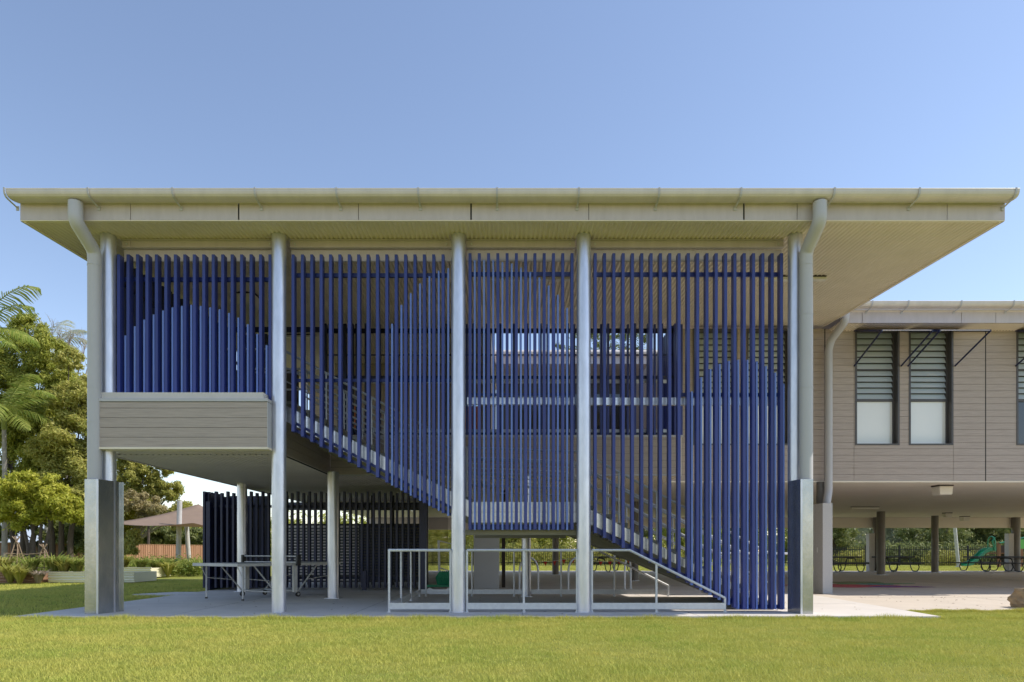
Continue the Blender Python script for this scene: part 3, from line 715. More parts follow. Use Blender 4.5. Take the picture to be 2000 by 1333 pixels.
# wing columns
def wcol(px, py, r, guard=False):
    y = GY(py) + r; x = PX(px, y); c = column(wing, x, y, 0, 2.705, r, M['dark_metal'])
    if guard:
        q = MB(); q.box(x - .42, x - .14, y - .1, y + .2, 0, 1.9); q.build('pipe_guard', M['granite'], c)
wcol(1603, 1158, .10); wcol(1720.5, 1123.5, .165); wcol(1826, 1118.5, .155); wcol(1712, 1116.5, .16, True); wcol(1984, 1116.5, .19, True)
wcol(1240, 1135, .12); wcol(1085, 1123, .14); wcol(1460, 1125, .14)
bulkhead(PX(1838, 17.6), 17.55, 2.704, 1.0, 'square bulkhead light under the classroom wing', 'undercroft lights')
bulkhead(PX(1850, 30), 30, 2.704, .8, 'small square light beside the far undercroft column', 'undercroft lights')
bulkhead(PX(1884, 33), 33, 2.704, .9, 'small square light near the far edge of the undercroft', 'undercroft lights')
t = thing('ceiling_light', 'long tube light fixed under the wing beside a round column', 'light', (PX(1690, 26), 26, 2.6), 'undercroft lights')
b = MB(); b.box(PX(1662, 26), PX(1716, 26), 25.95, 26.05, 2.62, 2.68); b.build('diffuser', M['fitting'], t)
b = MB(); b.box(PX(1662, 26), PX(1716, 26), 25.93, 26.07, 2.68, 2.704); b.build('backing', M['brown_cap'], t)

# building behind the deck
rb = thing('rear_classroom_block', 'further classroom block with pale gutter glimpsed through the upper screens', 'building', (3, 22, 3.6))
b = MB(); b.box(-.35, 8.5, 22.4, 22.6, 3.6, 6.6); b.build('wall', M['grey_wall'], rb)
for i in range(6):
    x = .2 + i * 1.3; b = MB(); b.box(x, x + 1.1, 22.33, 22.39, 3.9, 6.2); f = b.build('window', M['frame'], rb)
    b = MB(); b.box(x + .06, x + 1.04, 22.31, 22.325, 3.96, 6.14); b.build('pane', M['glass'], f)
b = MB(); b.box(-.35, 8.5, 20.8, 20.82, 6.72, 6.98); b.build('fascia', M['trim'], rb)
b = MB(); b.tube([(-.35, 20.7, 7.03), (8.5, 20.7, 7.03)], .08, 10); b.build('gutter', M['gutter'], rb, smooth=True)
b = MB(); b.hexa([(-.35, 20.83, 6.72), (8.5, 20.83, 6.72), (8.5, 28, 6.9), (-.35, 28, 6.9)], [(-.35, 20.83, 6.98), (8.5, 20.83, 6.98), (8.5, 28, 7.5), (-.35, 28, 7.5)]); b.build('roof', M['trim'], rb)
b = MB(); b.box(-.35, 8.5, 17.6, 28, 3.3, 3.58); b.build('floor', M['conc'], rb)

# ------------------------------------------------------------ ground floor blue screen and store behind
gs = thing('slat_screen', 'dark navy slat screen standing on the slab behind the table tennis table', 'screen', (-5, 17.4, 0))
GSY = 17.75
x = PX(396, GSY); k = 0
while x < PX(826, GSY):
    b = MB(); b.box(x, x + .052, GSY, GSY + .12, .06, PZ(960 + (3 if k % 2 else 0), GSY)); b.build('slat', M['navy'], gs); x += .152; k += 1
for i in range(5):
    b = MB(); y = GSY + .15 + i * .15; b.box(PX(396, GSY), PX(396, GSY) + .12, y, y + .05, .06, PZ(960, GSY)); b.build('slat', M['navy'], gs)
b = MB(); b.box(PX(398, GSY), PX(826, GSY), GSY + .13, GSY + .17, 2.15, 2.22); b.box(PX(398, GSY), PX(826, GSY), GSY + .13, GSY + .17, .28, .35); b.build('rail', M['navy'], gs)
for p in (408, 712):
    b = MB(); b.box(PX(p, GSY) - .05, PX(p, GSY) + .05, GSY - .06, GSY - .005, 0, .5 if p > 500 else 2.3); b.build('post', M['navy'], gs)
# dark louvred enclosure behind it
st2 = thing('store_enclosure', 'dark louvred store room tucked under the upper floor', 'store room', (-5, 20, 0))
x0, x1 = -6.9, -2.14; yb = 20.5
b = MB(); z = .08
while z < 1.75: b.box(PX(560, yb) , x1, yb, yb + .03, z, z + .055); z += .088
b.build('louvres', M['grey_wall'], st2)
b = MB(); b.box(PX(560, 23.4), PX(700, 23.4), 23.4, 23.5, 0, 1.9); b.build('slit_light_wall', M['gutter'], st2); b = MB(); b.box(PX(701, 23.4), x1 - .1, 23.4, 23.5, 0, 1.95); b.box(PX(560, 23.4), x1 - .1, 23.4, 23.5, 2.42, CZ - .02); b.build('darkening_wall', M['navy'], st2)  # added walls: pale colour stands for light in the slits, navy darkens the rest
b = MB()
for i in range(8):
    xx = PX(560, yb) + i * (x1 - PX(560, yb)) / 7; b.box(xx - .03, xx + .03, yb + .031, yb + .09, 0, CZ - .02)
b.box(PX(560, yb), x1, yb + .031, yb + .09, 1.78, 1.84); b.box(PX(560, yb), x1, yb + .031, yb + .09, 2.3, 2.34)
b.build('frame', M['black'], st2)
b = MB(); b.box(-7.72, PX(560, yb), 19.0, 19.06, 0, 2.55); b.build('darkening_panel', M['navy'], st2); b = MB(); b.box(-7.74, -7.70, 17.75, 19.0, 0, 2.5); b.build('darkening_panel', M['navy'], st2)  # navy panels added to keep the view through the slats dark
b = MB(); b.box(PX(832, 17.5), PX(832, 17.5) + .06, 17.5, 23.4, .05, CZ - .02); o = b.build('glossy_wall', M['glass'], st2); o['label'] = 'glossy black side wall reflecting the garden'
b = MB(); b.box(PX(820, 17.4), PX(834, 17.4), 17.35, 17.5, 0, CZ - .02); b.build('corner_post', M['navy'], st2)

# ------------------------------------------------------------ table tennis table
ang = R(33); tcx, tcy = PX(529, 15.3), 15.25
tt = thing('table_tennis_table', 'grey folding table tennis table on castors behind the second tall column', 'table', (tcx, tcy, 0))
# net line nearly broadside: table width axis u, length axis v
u = Vector((math.cos(ang), -math.sin(ang), 0)); v = Vector((math.sin(ang), math.cos(ang), 0)); C0 = Vector((tcx, tcy, 0))
def W(a, c, z): p = C0 + u * a + v * c; return (p.x, p.y, z)
def obox(b, a0, a1, c0, c1, z0, z1): b.hexa([W(a0, c0, z0), W(a1, c0, z0), W(a1, c1, z0), W(a0, c1, z0)], [W(a0, c0, z1), W(a1, c0, z1), W(a1, c1, z1), W(a0, c1, z1)]); return b
for s in (-1, 1):
    obox(MB(), -.7625, .7625, min(s * .01, s * 1.37), max(s * .01, s * 1.37), .725, .76).build('table_half', M['tt_top'], tt)
    b = MB(); obox(b, -.77, -.763, min(s * .01, s * 1.37), max(s * .01, s * 1.37), .70, .762); obox(b, .763, .77, min(s * .01, s * 1.37), max(s * .01, s * 1.37), .70, .762); obox(b, -.77, .77, s * 1.371 - .004, s * 1.371 + .004, .70, .762)
    b.build('table_edge', M['white_post'], tt)
    for a in (-.62, .62):
        b = MB(); b.tube([W(a, s * 1.15, .70), W(a, s * 1.15, .03)], .018, 8); lg = b.build('leg', M['white_post'], tt, smooth=True)
        b = MB(); b.tube([W(a, s * 1.15, 0), W(a, s * 1.15, .03)], .03, 8); b.build('foot', M['black'], lg)
        b = MB(); b.tube([W(a, s * 1.28, .70), W(a, s * 1.15, .45), W(a, s * .5, .38)], .009, 6); b.build('brace', M['white_post'], tt)
        b = MB(); b.tube([W(a * .92, s * .85, .71), W(a * .92, s * .30, .12)], .016, 8); b.build('leg', M['white_post'], tt, smooth=True)
        wq = MB(); c1 = Vector(W(a * .92, s * .30, .06)); wq.tube([c1 - u * .015, c1 + u * .015], .06, 14); wl = wq.build('castor', M['black'], tt, smooth=True)
        wq = MB(); wq.tube([c1 - u * .018, c1 + u * .018], .028, 10); wq.build('hub', M['white_post'], wl)
b = MB(); b.tube([W(-.57, -.30, .13), W(.57, -.30, .13)], .016, 8); b.tube([W(-.57, .30, .13), W(.57, .30, .13)], .016, 8); b.tube([W(-.6, -.3, .13), W(-.6, .3, .13)], .016, 8); b.tube([W(.6, -.3, .13), W(.6, .3, .13)], .016, 8)
b.build('lower_frame', M['white_post'], tt, smooth=True)
b = MB(); obox(b, -.915, .915, -.006, .006, .895, .912); obox(b, -.915, .915, -.005, .005, .765, .78); b.build('net_tape', M['net'], tt)
nm = MB()
for i in range(92): nm.tube([W(-.91 + i * .02, 0, .78), W(-.91 + i * .02, 0, .895)], .0009, 3, cap=False)
nm.build('net', M['black'], tt)
for a, mm in ((-.94, 'black'), (.94, 'green_plastic')):
    b = MB(); obox(b, a - .03, a + .03, -.05, .05, .70, .93); b.build('net_post', M['black'], tt, bevel=.008)
b = MB(); obox(b, -.85, -.80, -.05, .05, .12, .70); b.build('centre_upright', M['white_post'], tt); b = MB(); obox(b, .80, .85, -.05, .05, .12, .70); b.build('centre_upright', M['white_post'], tt)

# ------------------------------------------------------------ bike hoops
def hoop(px, py, wd, a, label):
    y = GY(py); x = PX(px, y)
    t = thing('bicycle_rack', label, 'bicycle rack', (x, y, 0), 'steel bicycle hoops on the slab')
    d = Vector((math.cos(a), math.sin(a), 0)); P = []
    for k in range(19):
        th = math.pi * k / 18; P.append(Vector((x, y, .42)) + d * (-wd * math.cos(th)) + Vector((0, 0, .42 * math.sin(th) ** .8)))
    P = [Vector((x, y, 0)) - d * wd] + P + [Vector((x, y, 0)) + d * wd]
    b = MB(); b.tube(P, .026, 10); b.build('hoop', M['galv_rail'], t, smooth=True)
    for s in (-1, 1):
        q = Vector((x, y, 0)) + d * (s * wd); b = MB(); b.tube([q, q + Vector((0, 0, .01))], .06, 12); b.build('base_plate', M['galv_rail'], t)
hoop(1033, 1152, .26, .3, 'round-topped steel hoop just behind the slim lower column')
hoop(1128, 1152, .26, .3, 'round-topped steel hoop half hidden by the tall column')
hoop(1226, 1151, .20, 1.0, 'round-topped steel hoop seen under the lower stair flight')
# wheeled base with bent pole
x, y = PX(862, 16.9), 16.9
t = thing('portable_sports_stand', 'green wheeled sports stand with bent white pole beside the glossy wall', 'sports stand', (x, y, 0))
b = MB(); b.box(x - .34, x + .25, y - .2, y + .3, .13, .19); b.build('base', M['green_plastic'], t, bevel=.02)
b = MB(); b.tube([(x - .04, y, .18), (x - .07, y, 1.28)], .028, 10); b.tube([(x - .07, y, 1.27), (x + .55, y + .1, 1.12)], .014, 8); b.tube([(x - .03, y, .6), (x + .4, y, .45)], .014, 8); b.build('pole', M['white_post'], t, smooth=True)
b = MB()
for k in range(7):
    aa = k * .9; b.tube([(x - .06 + .05 * k, y, .2), (x - .1 + .05 * k, y - .05, .36), (x + .0 + .05 * k, y, .50)], .045, 8)
b.build('counterweight', M['green_plastic'], t, smooth=True)
for xx in (x - .26, x + .2):
    b = MB(); b.tube([(xx, y - .22, .06), (xx, y - .18, .06)], .06, 12); b.build('wheel', M['white'], t, smooth=True)

# bunting
t = thing('bunting', 'string of small red flags across the far side of the undercroft', 'bunting', (PX(1090, 26), 26, 1.0))
b = MB(); Yb = 26; P = []
for k in range(25):
    p = 1038 + k * 9; P.append((PX(p, Yb), Yb, PZ(1094 + 3 * math.sin(k * .5), Yb)))
b.tube(P, .008, 5); b.build('string', M['white'], t)
for k in range(1, 24, 2):
    X0, _, Z0 = P[k]; b = MB(); b.extr([(X0 - .075, Z0), (X0 + .075, Z0), (X0 + .01, Z0 - .19)], Yb - .003, Yb + .003, 'y'); b.build('flag', M['red_cloth'], t)

# painted ground artwork
b = MB()
def splat(cols, cx, cy, rx, ry, z, seed, m):
    r = random.Random(seed); n = 26; poly = []
    for k in range(n):
        a = 2 * math.pi * k / n; q = 1 + r.uniform(-.35, .3); poly.append((cx + rx * q * math.cos(a), cy + ry * q * math.sin(a)))
    b = MB(); b.extr(poly, z - .003, z, 'z'); return b
gp = thing('painted_ground_art', 'faded red, green and purple playground painting on the pavement', 'ground painting', (11.5, 20.5, 0))
for i, (px, py, rx, ry, c) in enumerate([(1640, 1144, 1.5, .8, (.42, .05, .06)), (1690, 1146, 1.1, .45, (.40, .05, .08)), (1700, 1140, 1.1, .6, (.13, .24, .10)), (1712, 1141.5, .5, .35, (.05, .20, .24)),
                                          (1752, 1146, .9, .42, (.18, .05, .20)), (1645, 1138, 1.2, .6, (.16, .17, .07))]):
    Y = GY(py); splat(None, PX(px, Y), Y, rx, ry, .0 + .001 * i, i, None).build('paint_patch', mat('paint_%d' % i, c, .85, var=tuple(k * 1.6 + .05 for k in c), scale=5), gp)

# ------------------------------------------------------------ foliage
def leaves(clumps, n, size, flat=.35, asp=.6):
    """clumps: array (k,4) centre + radius -> leaf quads"""
    clumps = np.asarray(clumps, float); wts = clumps[:, 3] ** 2; wts /= wts.sum()
    ci = rng.choice(len(clumps), n, p=wts)
    d = rng.normal(size=(n, 3)); d /= np.linalg.norm(d, axis=1)[:, None]
    r = clumps[ci, 3] * np.abs(rng.normal(.75, .33, n))
    d[:, 2] *= .75
    P = clumps[ci, :3] + d * r[:, None]
    nrm = d + rng.normal(0, .6, (n, 3)) + np.array([0, 0, flat]); nrm /= np.linalg.norm(nrm, axis=1)[:, None]
    t = np.cross(nrm, rng.normal(size=(n, 3))); t /= np.linalg.norm(t, axis=1)[:, None] + 1e-9; bt = np.cross(nrm, t)
    s = (size * rng.uniform(.6, 1.3, n))[:, None]
    V = np.stack([P - t * s, P - bt * s * asp * .5, P + t * s, P + bt * s * asp * .5], 1)
    return V.reshape(-1, 3), np.arange(n * 4).reshape(-1, 4)
def clumpify(blobs, per, frac=.33, inner=.6):
    out = []
    for (x, y, z, r) in blobs:
        d = rng.normal(size=(per, 3)); d /= np.linalg.norm(d, axis=1)[:, None]
        rr = r * rng.uniform(inner, 1.0, per); k = d * rr[:, None]
        for q in k: out.append((x + q[0], y + q[1], z + q[2] * .9, r * frac * rng.uniform(.6, 1.25)))
    return out
def tree(name, label, base, blobs, key, n, size, trunk_r=.18, per=16, frac=.33, limbs=True, bark='bark', group=None, cat='tree', trunks=1, lean=0):
    t = thing(name, label, cat, base, group)
    bx, by, bz = base; b = MB()
    top = max(blobs, key=lambda q: q[2]); lowz = min(q[2] - q[3] * .5 for q in blobs); fork = bz + max(.35 * (lowz - bz), .3)
    for j in range(trunks):
        ox = (j - (trunks - 1) / 2) * trunk_r * 3
        mid = Vector((bx + ox + lean * .5, by, (bz + lowz) / 2)); forkp = Vector((bx + ox * 1.6 + lean, by, max(lowz, fork)))
        b.tube([(bx + ox, by, bz - .1), mid, forkp], trunk_r, 9, r2=trunk_r * .7)
        if limbs:
            for i, (x, y, z, r) in enumerate(blobs):
                if i % trunks == j:
                    e = Vector((x, y, z)); m_ = forkp.lerp(e, .5) + Vector((random.uniform(-.3, .3), 0, random.uniform(.0, .5) * r))
                    b.tube([forkp - Vector((0, 0, .2)), m_, e], trunk_r * .5, 6, r2=trunk_r * .1)
    b.build('trunk', M[bark], t, smooth=True)
    V, Q = leaves(clumpify(blobs, per, frac), n, size); npmesh('crown', V, Q, M['leaf'][key], t)
    return t
def B(px, py, Y, rpx): return (PX(px, Y), Y + random.uniform(-1, 1) * .4, PZ(py, Y), rpx * Y / F)
# left hand trees
Yt = 36
tree('broadleaf_tree', 'tallest yellow-green tree at the left edge, behind the palm', (PX(45, Yt), Yt, 0),
     [B(60, 648, Yt, 34), B(95, 690, Yt, 40), B(45, 700, Yt, 46), B(20, 760, Yt, 46), B(80, 760, Yt, 50), B(118, 740, Yt, 34), B(40, 830, Yt, 50), B(-20, 720, Yt, 50), B(90, 830, Yt, 48), B(-15, 830, Yt, 55), B(85, 900, Yt, 45), B(30, 920, Yt, 50), B(-10, 960, Yt, 45), B(60, 990, Yt, 40)],
     'olive', 120000, .10, .16, 34, .30, trunks=3)
tree('broadleaf_tree', 'rounded olive tree between the tallest tree and the left column', (PX(120, 34), 34, 0),
     [B(135, 790, 34, 42), B(160, 770, 34, 38), B(150, 850, 34, 48), B(110, 880, 34, 46), B(165, 900, 34, 46), B(180, 830, 34, 40), B(140, 930, 34, 40), B(185, 955, 34, 44), B(125, 700, 34, 24), B(100, 960, 34, 40)],
     'yellow', 80000, .095, .15, 32, .30, trunks=3)
tree('small_tree', 'low lime-green tree hanging over the dark fence', (PX(72, 31), 31, 0),
     [B(110, 985, 31, 36), B(140, 1000, 31, 26), B(75, 985, 31, 36), B(45, 1000, 31, 34), B(15, 985, 31, 38), B(95, 955, 31, 30), B(50, 950, 31, 34)],
     'lime', 40000, .085, .09, 28, .32, trunks=4)
tree('dark_shrub_tree', 'deep green shrub filling the gap under the lime-green tree', (PX(165, 35), 35, 0),
     [B(165, 1010, 35, 36), B(180, 1050, 35, 32), B(150, 1060, 35, 26), B(190, 1000, 35, 40)], 'deep', 16000, .11, .12, 16, .35)
tree('dark_shrub_tree', 'wide dark shrub filling in behind the slim trunks at left', (PX(90, 36.5), 36.5, 0),
     [B(10, 1035, 36.5, 22), B(60, 1030, 36.5, 20), B(100, 1040, 36.5, 26), B(135, 1035, 36.5, 26), B(-20, 1040, 36.5, 24), B(78, 1060, 36.5, 14)], 'deep', 14000, .11, .08, 16, .35)
tree('broadleaf_tree', 'loose sunlit tree seen under the balcony, left of the shade sail', (PX(262, 44), 44, 0),
     [B(250, 915, 44, 28), B(285, 935, 44, 30), B(320, 915, 44, 20), B(340, 960, 44, 20), B(362, 1000, 44, 22), B(240, 960, 44, 34), B(275, 985, 44, 34), B(312, 955, 44, 20), B(300, 1000, 44, 30), B(235, 1010, 44, 32), B(345, 1015, 44, 24), B(255, 870, 44, 30), B(240, 1040, 44, 28)],
     'yellow', 80000, .11, .2, 30, .32, bark='bark_pale')
tree('broadleaf_tree', 'grey-green tree below and behind the shade sail', (PX(340, 47), 47, 0),
     [B(310, 1045, 47, 24), B(345, 1050, 47, 24), B(380, 1050, 47, 22), B(280, 1045, 47, 24), B(405, 1050, 47, 20)], 'deep', 22000, .12, .2, 20, .33)
tree('feathery_sapling', 'feathery pale green sapling in front of the timber fence', (PX(262, 31), 31, 0),
     [B(262, 1045, 31, 13), B(262, 1065, 31, 18), B(258, 1085, 31, 17)], 'yellow', 5000, .07, .03, 14, .4, limbs=False, cat='sapling')
tree('broadleaf_tree', 'pinkish-brown dry tree just behind the top of the shade sail', (PX(290, 42), 42, 0),
     [B(270, 975, 42, 22), B(300, 990, 42, 22), B(245, 990, 42, 20), B(285, 1010, 42, 22)], 'brown', 16000, .09, .10, 20, .33)
# dead, bare crown
t = thing('bare_tree', 'leafless grey tree poking above the green crowns at left', 'tree', (PX(140, 38), 38, 0))
b = MB(); b.tube([(PX(125, 38), 38, 0), (PX(135, 38), 38, PZ(760, 38))], .12, 7)
def twig(p, d, L, r, dep):
    e = p + d * L; b.tube([p, p.lerp(e, .5) + Vector((random.uniform(-.06, .06),) * 3) * L, e], r, 5, cap=False, r2=r * .5)
    if dep:
        for k in range(3):
            nd = (d + Vector((random.uniform(-.6, .6), random.uniform(-.5, .5), random.uniform(-.1, .5)))).normalized()
            twig(p.lerp(e, random.uniform(.45, 1)), nd, L * .65, r * .55, dep - 1)
for px, py, dx in ((135, 740, .1), (150, 740, .25), (112, 720, -.15), (95, 715, -.3), (168, 760, .1), (130, 720, 0)):
    twig(Vector((PX(px, 38), 38, PZ(py, 38))), Vector((dx, 0, 1)).normalized(), 1.4, .05, 3)
b.build('branches', M['bark_pale'], t)

def frond(V, base, az, L, rise, droop, nl=34, ll=.6, wid=.035, roll=0):
    ll = .31 * L; wid = .017 * L
    """feather frond: leaflets along an arching rachis"""
    dirh = Vector((math.cos(az), math.sin(az), 0)); side = Vector((-dirh.y, dirh.x, 0)); path = []
    for k in range(nl + 1):
        s = k / nl; path.append(Vector(base) + dirh * (L * s * (1 - .15 * s)) + Vector((0, 0, rise * s * L - droop * L * s * s)))
    for k in range(2, nl + 1):
        p = path[k]; tdir = (path[k] - path[k - 1]).normalized(); s = k / nl; l = ll * math.sin(math.pi * min(1, .18 + s * .80)) ** .7
        for sg in (-1, 1):
            dd = (side * sg * .85 + tdir * .55 + Vector((0, 0, -.45 + random.uniform(-.2, .15)))).normalized()
            e = p + dd * l; m_ = p + dd * l * .5 + Vector((0, 0, .04)); wv = tdir * wid
            V.append([p - wv * .5, p + wv * .5, m_ + wv * .6, m_ - wv * .6]); V.append([m_ - wv * .6, m_ + wv * .6, e + wv * .1 + Vector((0, 0, -.06)), e - wv * .1 + Vector((0, 0, -.06))])
    return path
def palm(label, x, y, zc, r, fr, key='palm', trunk='bark_pale', zb=0):
    t = thing('palm_tree', label, 'palm', (x, y, zb), 'palms by the left edge of the lawn')
    b = MB(); b.tube([(x, y, zb - .1), (x + .05, y, zc * .5), (x, y, zc)], r, 12, r2=r * .7); b.build('trunk', M[trunk], t, smooth=True)
    b = MB(); b.tube([(x, y, zc - .05), (x, y, zc + .7), (x, y, zc + 1.15)], r * .95, 12, r2=r * .3); b.build('crownshaft', M['leaf']['palm'], t, smooth=True)
    V = []; rb_ = MB()
    for az, L, rise, droop in fr:
        P = frond(V, (x, y, zc + .85), az, L, rise, droop); rb_.tube(P, .025, 5, r2=.006)
    A = np.array([[tuple(q) for q in f] for f in V]).reshape(-1, 3)
    npmesh('fronds', A, np.arange(len(A)).reshape(-1, 4), M['leaf'][key], t); rb_.build('frond_ribs', M['leaf'][key], t)
yp = 33
palm('feather palm with a slim trunk at the left edge, lower of two', PX(8, yp), yp, PZ(838, yp), .13,
     [(R(-8), 3.2, .95, .75), (R(12), 3.1, .25, .55), (R(-30), 2.8, -.05, .35), (R(-60), 2.6, .5, .8), (R(50), 2.7, 1.0, .8), (R(120), 2.9, .8, .7), (R(180), 2.8, .8, .9), (R(230), 2.7, .4, .9), (R(95), 2.3, 1.6, .8), (R(-95), 2.3, .9, .8), (R(-20), 2.6, 1.5, .9)])
palm('taller feather palm just outside the left edge, fronds reaching in', PX(-55, 24), 24, PZ(700, 24), .13,
     [(R(0), 2.7, .35, .45), (R(-25), 2.8, .0, .25), (R(10), 2.5, 1.7, 1.0), (R(40), 2.1, .7, .6), (R(15), 2.2, 1.3, .8), (R(180), 2, .6, .7), (R(90), 2, .8, .7), (R(-70), 1.8, .6, .8), (R(130), 2, .9, .7)])
palm('distant grey-green palm head behind the tallest tree', PX(92, 50), 50, PZ(700, 50), .2,
     [(R(a), 3.4, rs, .75) for a, rs in ((0, .5), (25, .9), (60, 1.3), (95, 1.6), (130, 1.2), (160, .9), (200, .5), (-20, .1), (-50, .4))], key='grey')
# row of background trees behind the fence on the far side
specs = [(905, 62, 26, 'yellow', 'sunlit yellow-green tree seen just left of the concrete pier'),
         (1010, 60, 26, 'yellow', 'bright yellow-green tree seen between the pier and the slim column'),
         (1075, 64, 26, 'olive', 'olive tree seen behind the bicycle hoops'),
         (1150, 60, 28, 'grey', 'thin grey-green tree seen behind the lower stair flight'),
         (1235, 66, 30, 'deep', 'dark tree seen beneath the lower stair flight'),
         (1330, 62, 30, 'olive', 'olive tree seen through the lowest slats'),
         (1440, 64, 30, 'deep', 'deep green tree seen through the slats by the corner column'),
         (1560, 60, 28, 'olive', 'olive tree seen beside the corner column'),
         (1632, 52, 24, 'deep', 'dark tree at the left end of the picket fence'),
         (1700, 75, 30, 'grey', 'hazy grey-green tree rising behind the picket fence'),
         (1768, 62, 32, 'grey', 'pale grey-green tree behind the middle undercroft column'),
         (1830, 56, 32, 'deep', 'broad dark tree behind the slim leaning post'),
         (1905, 58, 34, 'deep', 'dense dark tree behind the green slide'),
         (1975, 56, 36, 'deep', 'dense dark tree behind the play tower'),
         (2050, 56, 36, 'olive', 'olive tree at the far right of the playground')]
for px, Y, r, key, lab in specs:
    x = PX(px, Y); rr = r * Y / F * 1.5
    bl = [(x + random.uniform(-1.2, 1.2), Y + random.uniform(-1, 1), 2.2 + random.uniform(-.4, .6), rr * .8) for _ in range(3)]
    bl += [(x + random.uniform(-1.6, 1.6), Y + random.uniform(-1, 1), 3.8 + random.uniform(-.4, .8), rr * random.uniform(.6, .9)) for _ in range(3)]
    bl += [(x + random.uniform(-1.2, 1.2), Y, 1.2, rr * .6) for _ in range(2)]
    if px == 1632: bl += [(x - .6, Y, 3.6, rr)]
    tree('background_tree', lab, (x, Y, 0), bl, key, 14000, .13, .2, 14, .36, group='trees beyond the far fence')
x = PX(1165, 52)
tree('tall_gum_tree', 'tall airy tree showing through the upper screen against the sky', (x, 52, 0),
     [(x + dx, 52 + random.uniform(-1, 1), z, r) for dx, z, r in ((-2.5, 16, 1.1), (-1, 17.5, 1.5), (1, 16.5, 1.4), (3, 17, 1.3), (0, 15, 1.4), (2.2, 14.6, 1.2), (3.6, 15.2, 1.0), (-2, 14.4, .9))],
     'deep', 15000, .11, .25, 14, .3)
# low hedging against the right part of the fence
V, Q = leaves([(PX(p, 50), 50, .45, .85) for p in list(range(1650, 1705, 10)) + list(range(1825, 1895, 10))], 7000, .10)
o = npmesh('undergrowth', V, Q, M['leaf']['yellow']); tag(o, 'sunlit yellow undergrowth behind the black picket fence', 'undergrowth', kind='stuff')
V, Q = leaves([(PX(p, 53), 53, .75, 1.2) for p in range(1600, 2060, 9)], 26000, .13)
o = npmesh('undergrowth', V, Q, M['leaf']['deep']); tag(o, 'dark shrubbery massed behind the black picket fence', 'shrubbery', kind='stuff')
V, Q = leaves([(PX(p, 52), 52, .7, 1.2) for p in range(860, 1330, 12)], 16000, .12)
o = npmesh('undergrowth', V, Q, M['leaf']['yellow']); tag(o, 'sunlit undergrowth behind the far lawn', 'undergrowth', kind='stuff')

V, Q = leaves([(random.uniform(-75, 110), 100 + random.uniform(-4, 4), random.uniform(.5, 5.5), random.uniform(1.5, 2.6)) for _ in range(420)], 70000, .38)
o = npmesh('treeline', V, Q, M['leaf']['olive']); tag(o, 'distant line of trees closing the horizon', 'treeline', kind='stuff')
# ------------------------------------------------------------ fences
pf = thing('picket_fence', 'black steel picket fence across the far side of the playground', 'fence', (12, 48, 0))
b = MB(); x = -6.
while x < 40: b.box(x - .013, x + .013, 47.99, 48.015, .05, 1.35); x += .13
o = b.build('pickets', M['black'], pf); 
b = MB(); b.box(-6, 40, 48.016, 48.05, .18, .23); b.box(-6, 40, 48.016, 48.05, 1.12, 1.17); b.build('rail', M['black'], pf)
x = -6
while x < 40: b = MB(); b.box(x - .035, x + .035, 47.97, 48.05, 0, 1.42); b.build('post', M['black'], pf); x += 2.4
def paling(name, label, x0, x1, y, zt, zb, m, rot=0):
    t = thing(name, label, 'fence', ((x0 + x1) / 2, y, 0), 'timber paling fence'); t.rotation_euler.z = rot
    b = MB(); x = x0; k = 0
    while x < x1:
        wv = .11; o = .0 if k % 2 else .022
        b.box(x, x + wv, y - o - .016, y - o, zb, zt + random.uniform(-.012, .012)); x += wv * .86 if k % 2 == 0 else wv * .86; k += 1
    b.build('palings', m, t)
    b = MB(); b.box(x0, x1, y + .001, y + .04, zt - .25, zt - .17); b.box(x0, x1, y + .001, y + .04, zb + .2, zb + .28); b.build('fence_rail', M['timber'], t)
    b = MB(); b.box(x0, x1, y - .05, y + .05, zt + .015, zt + .035); b.build('capping', M['timber'], t)
YFN = 41
paling('paling_fence', 'orange-brown timber fence behind the shade sail posts', -25.0, -15.6, YFN, 1.38, -.1, M['timber'], math.atan2(9, 1.6) )
paling('paling_fence', 'shaded timber fence behind the trellis tripods', PX(-60, 37), PX(214, 37), 37, PZ(1061, 37), -.1, M['timber'])

# ------------------------------------------------------------ garden beds
def bed(label, x0, x1, y0, y1, h, m, plants=True):
    t = thing('planter_bed', label, 'planter', ((x0 + x1) / 2, (y0 + y1) / 2, 0), 'corrugated garden beds')
    n = 40; b = MB(); prof = []
    for k in range(n + 1):
        prof.append((.018 * math.sin(k / n * 2 * math.pi * 3.5), k / n * h))
    L = [(y0 + d, z) for d, z in prof]
    poly = L + [(y0 + .04, h), (y0 + .04, 0)]
    b.extr(poly, x0, x1, 'x'); b.box(x0, x0 + .03, y0 + .04, y1, 0, h); b.box(x1 - .03, x1, y0 + .04, y1, 0, h); b.box(x0, x1, y1, y1 + .03, 0, h)
    b.build('wall', m, t, smooth=True)
    b = MB(); b.box(x0 - .02, x1 + .02, y0 - .03, y0 + .03, h, h + .02); b.build('capping', m, t)
    b = MB(); b.box(x0 + .04, x1 - .04, y0 + .05, y1 - .01, h - .12, h - .06); b.build('soil', M['soil'], t)
    return t
bed('cream corrugated garden bed running behind the left downpipe guard', PX(94, 22.2), PX(262, 22.2), 22.2, 23.6, .32, M['cream_corr'])
bed('rusty-ended garden bed at the left edge of the lawn', PX(-60, 21.8), PX(66, 21.8), 21.8, 23.5, .33, M['rust_board'])
bed('cream corrugated garden bed with a capped end left of the shade sail', PX(190, 26.5), PX(295, 26.5), 26.5, 28, .36, M['cream_corr'])
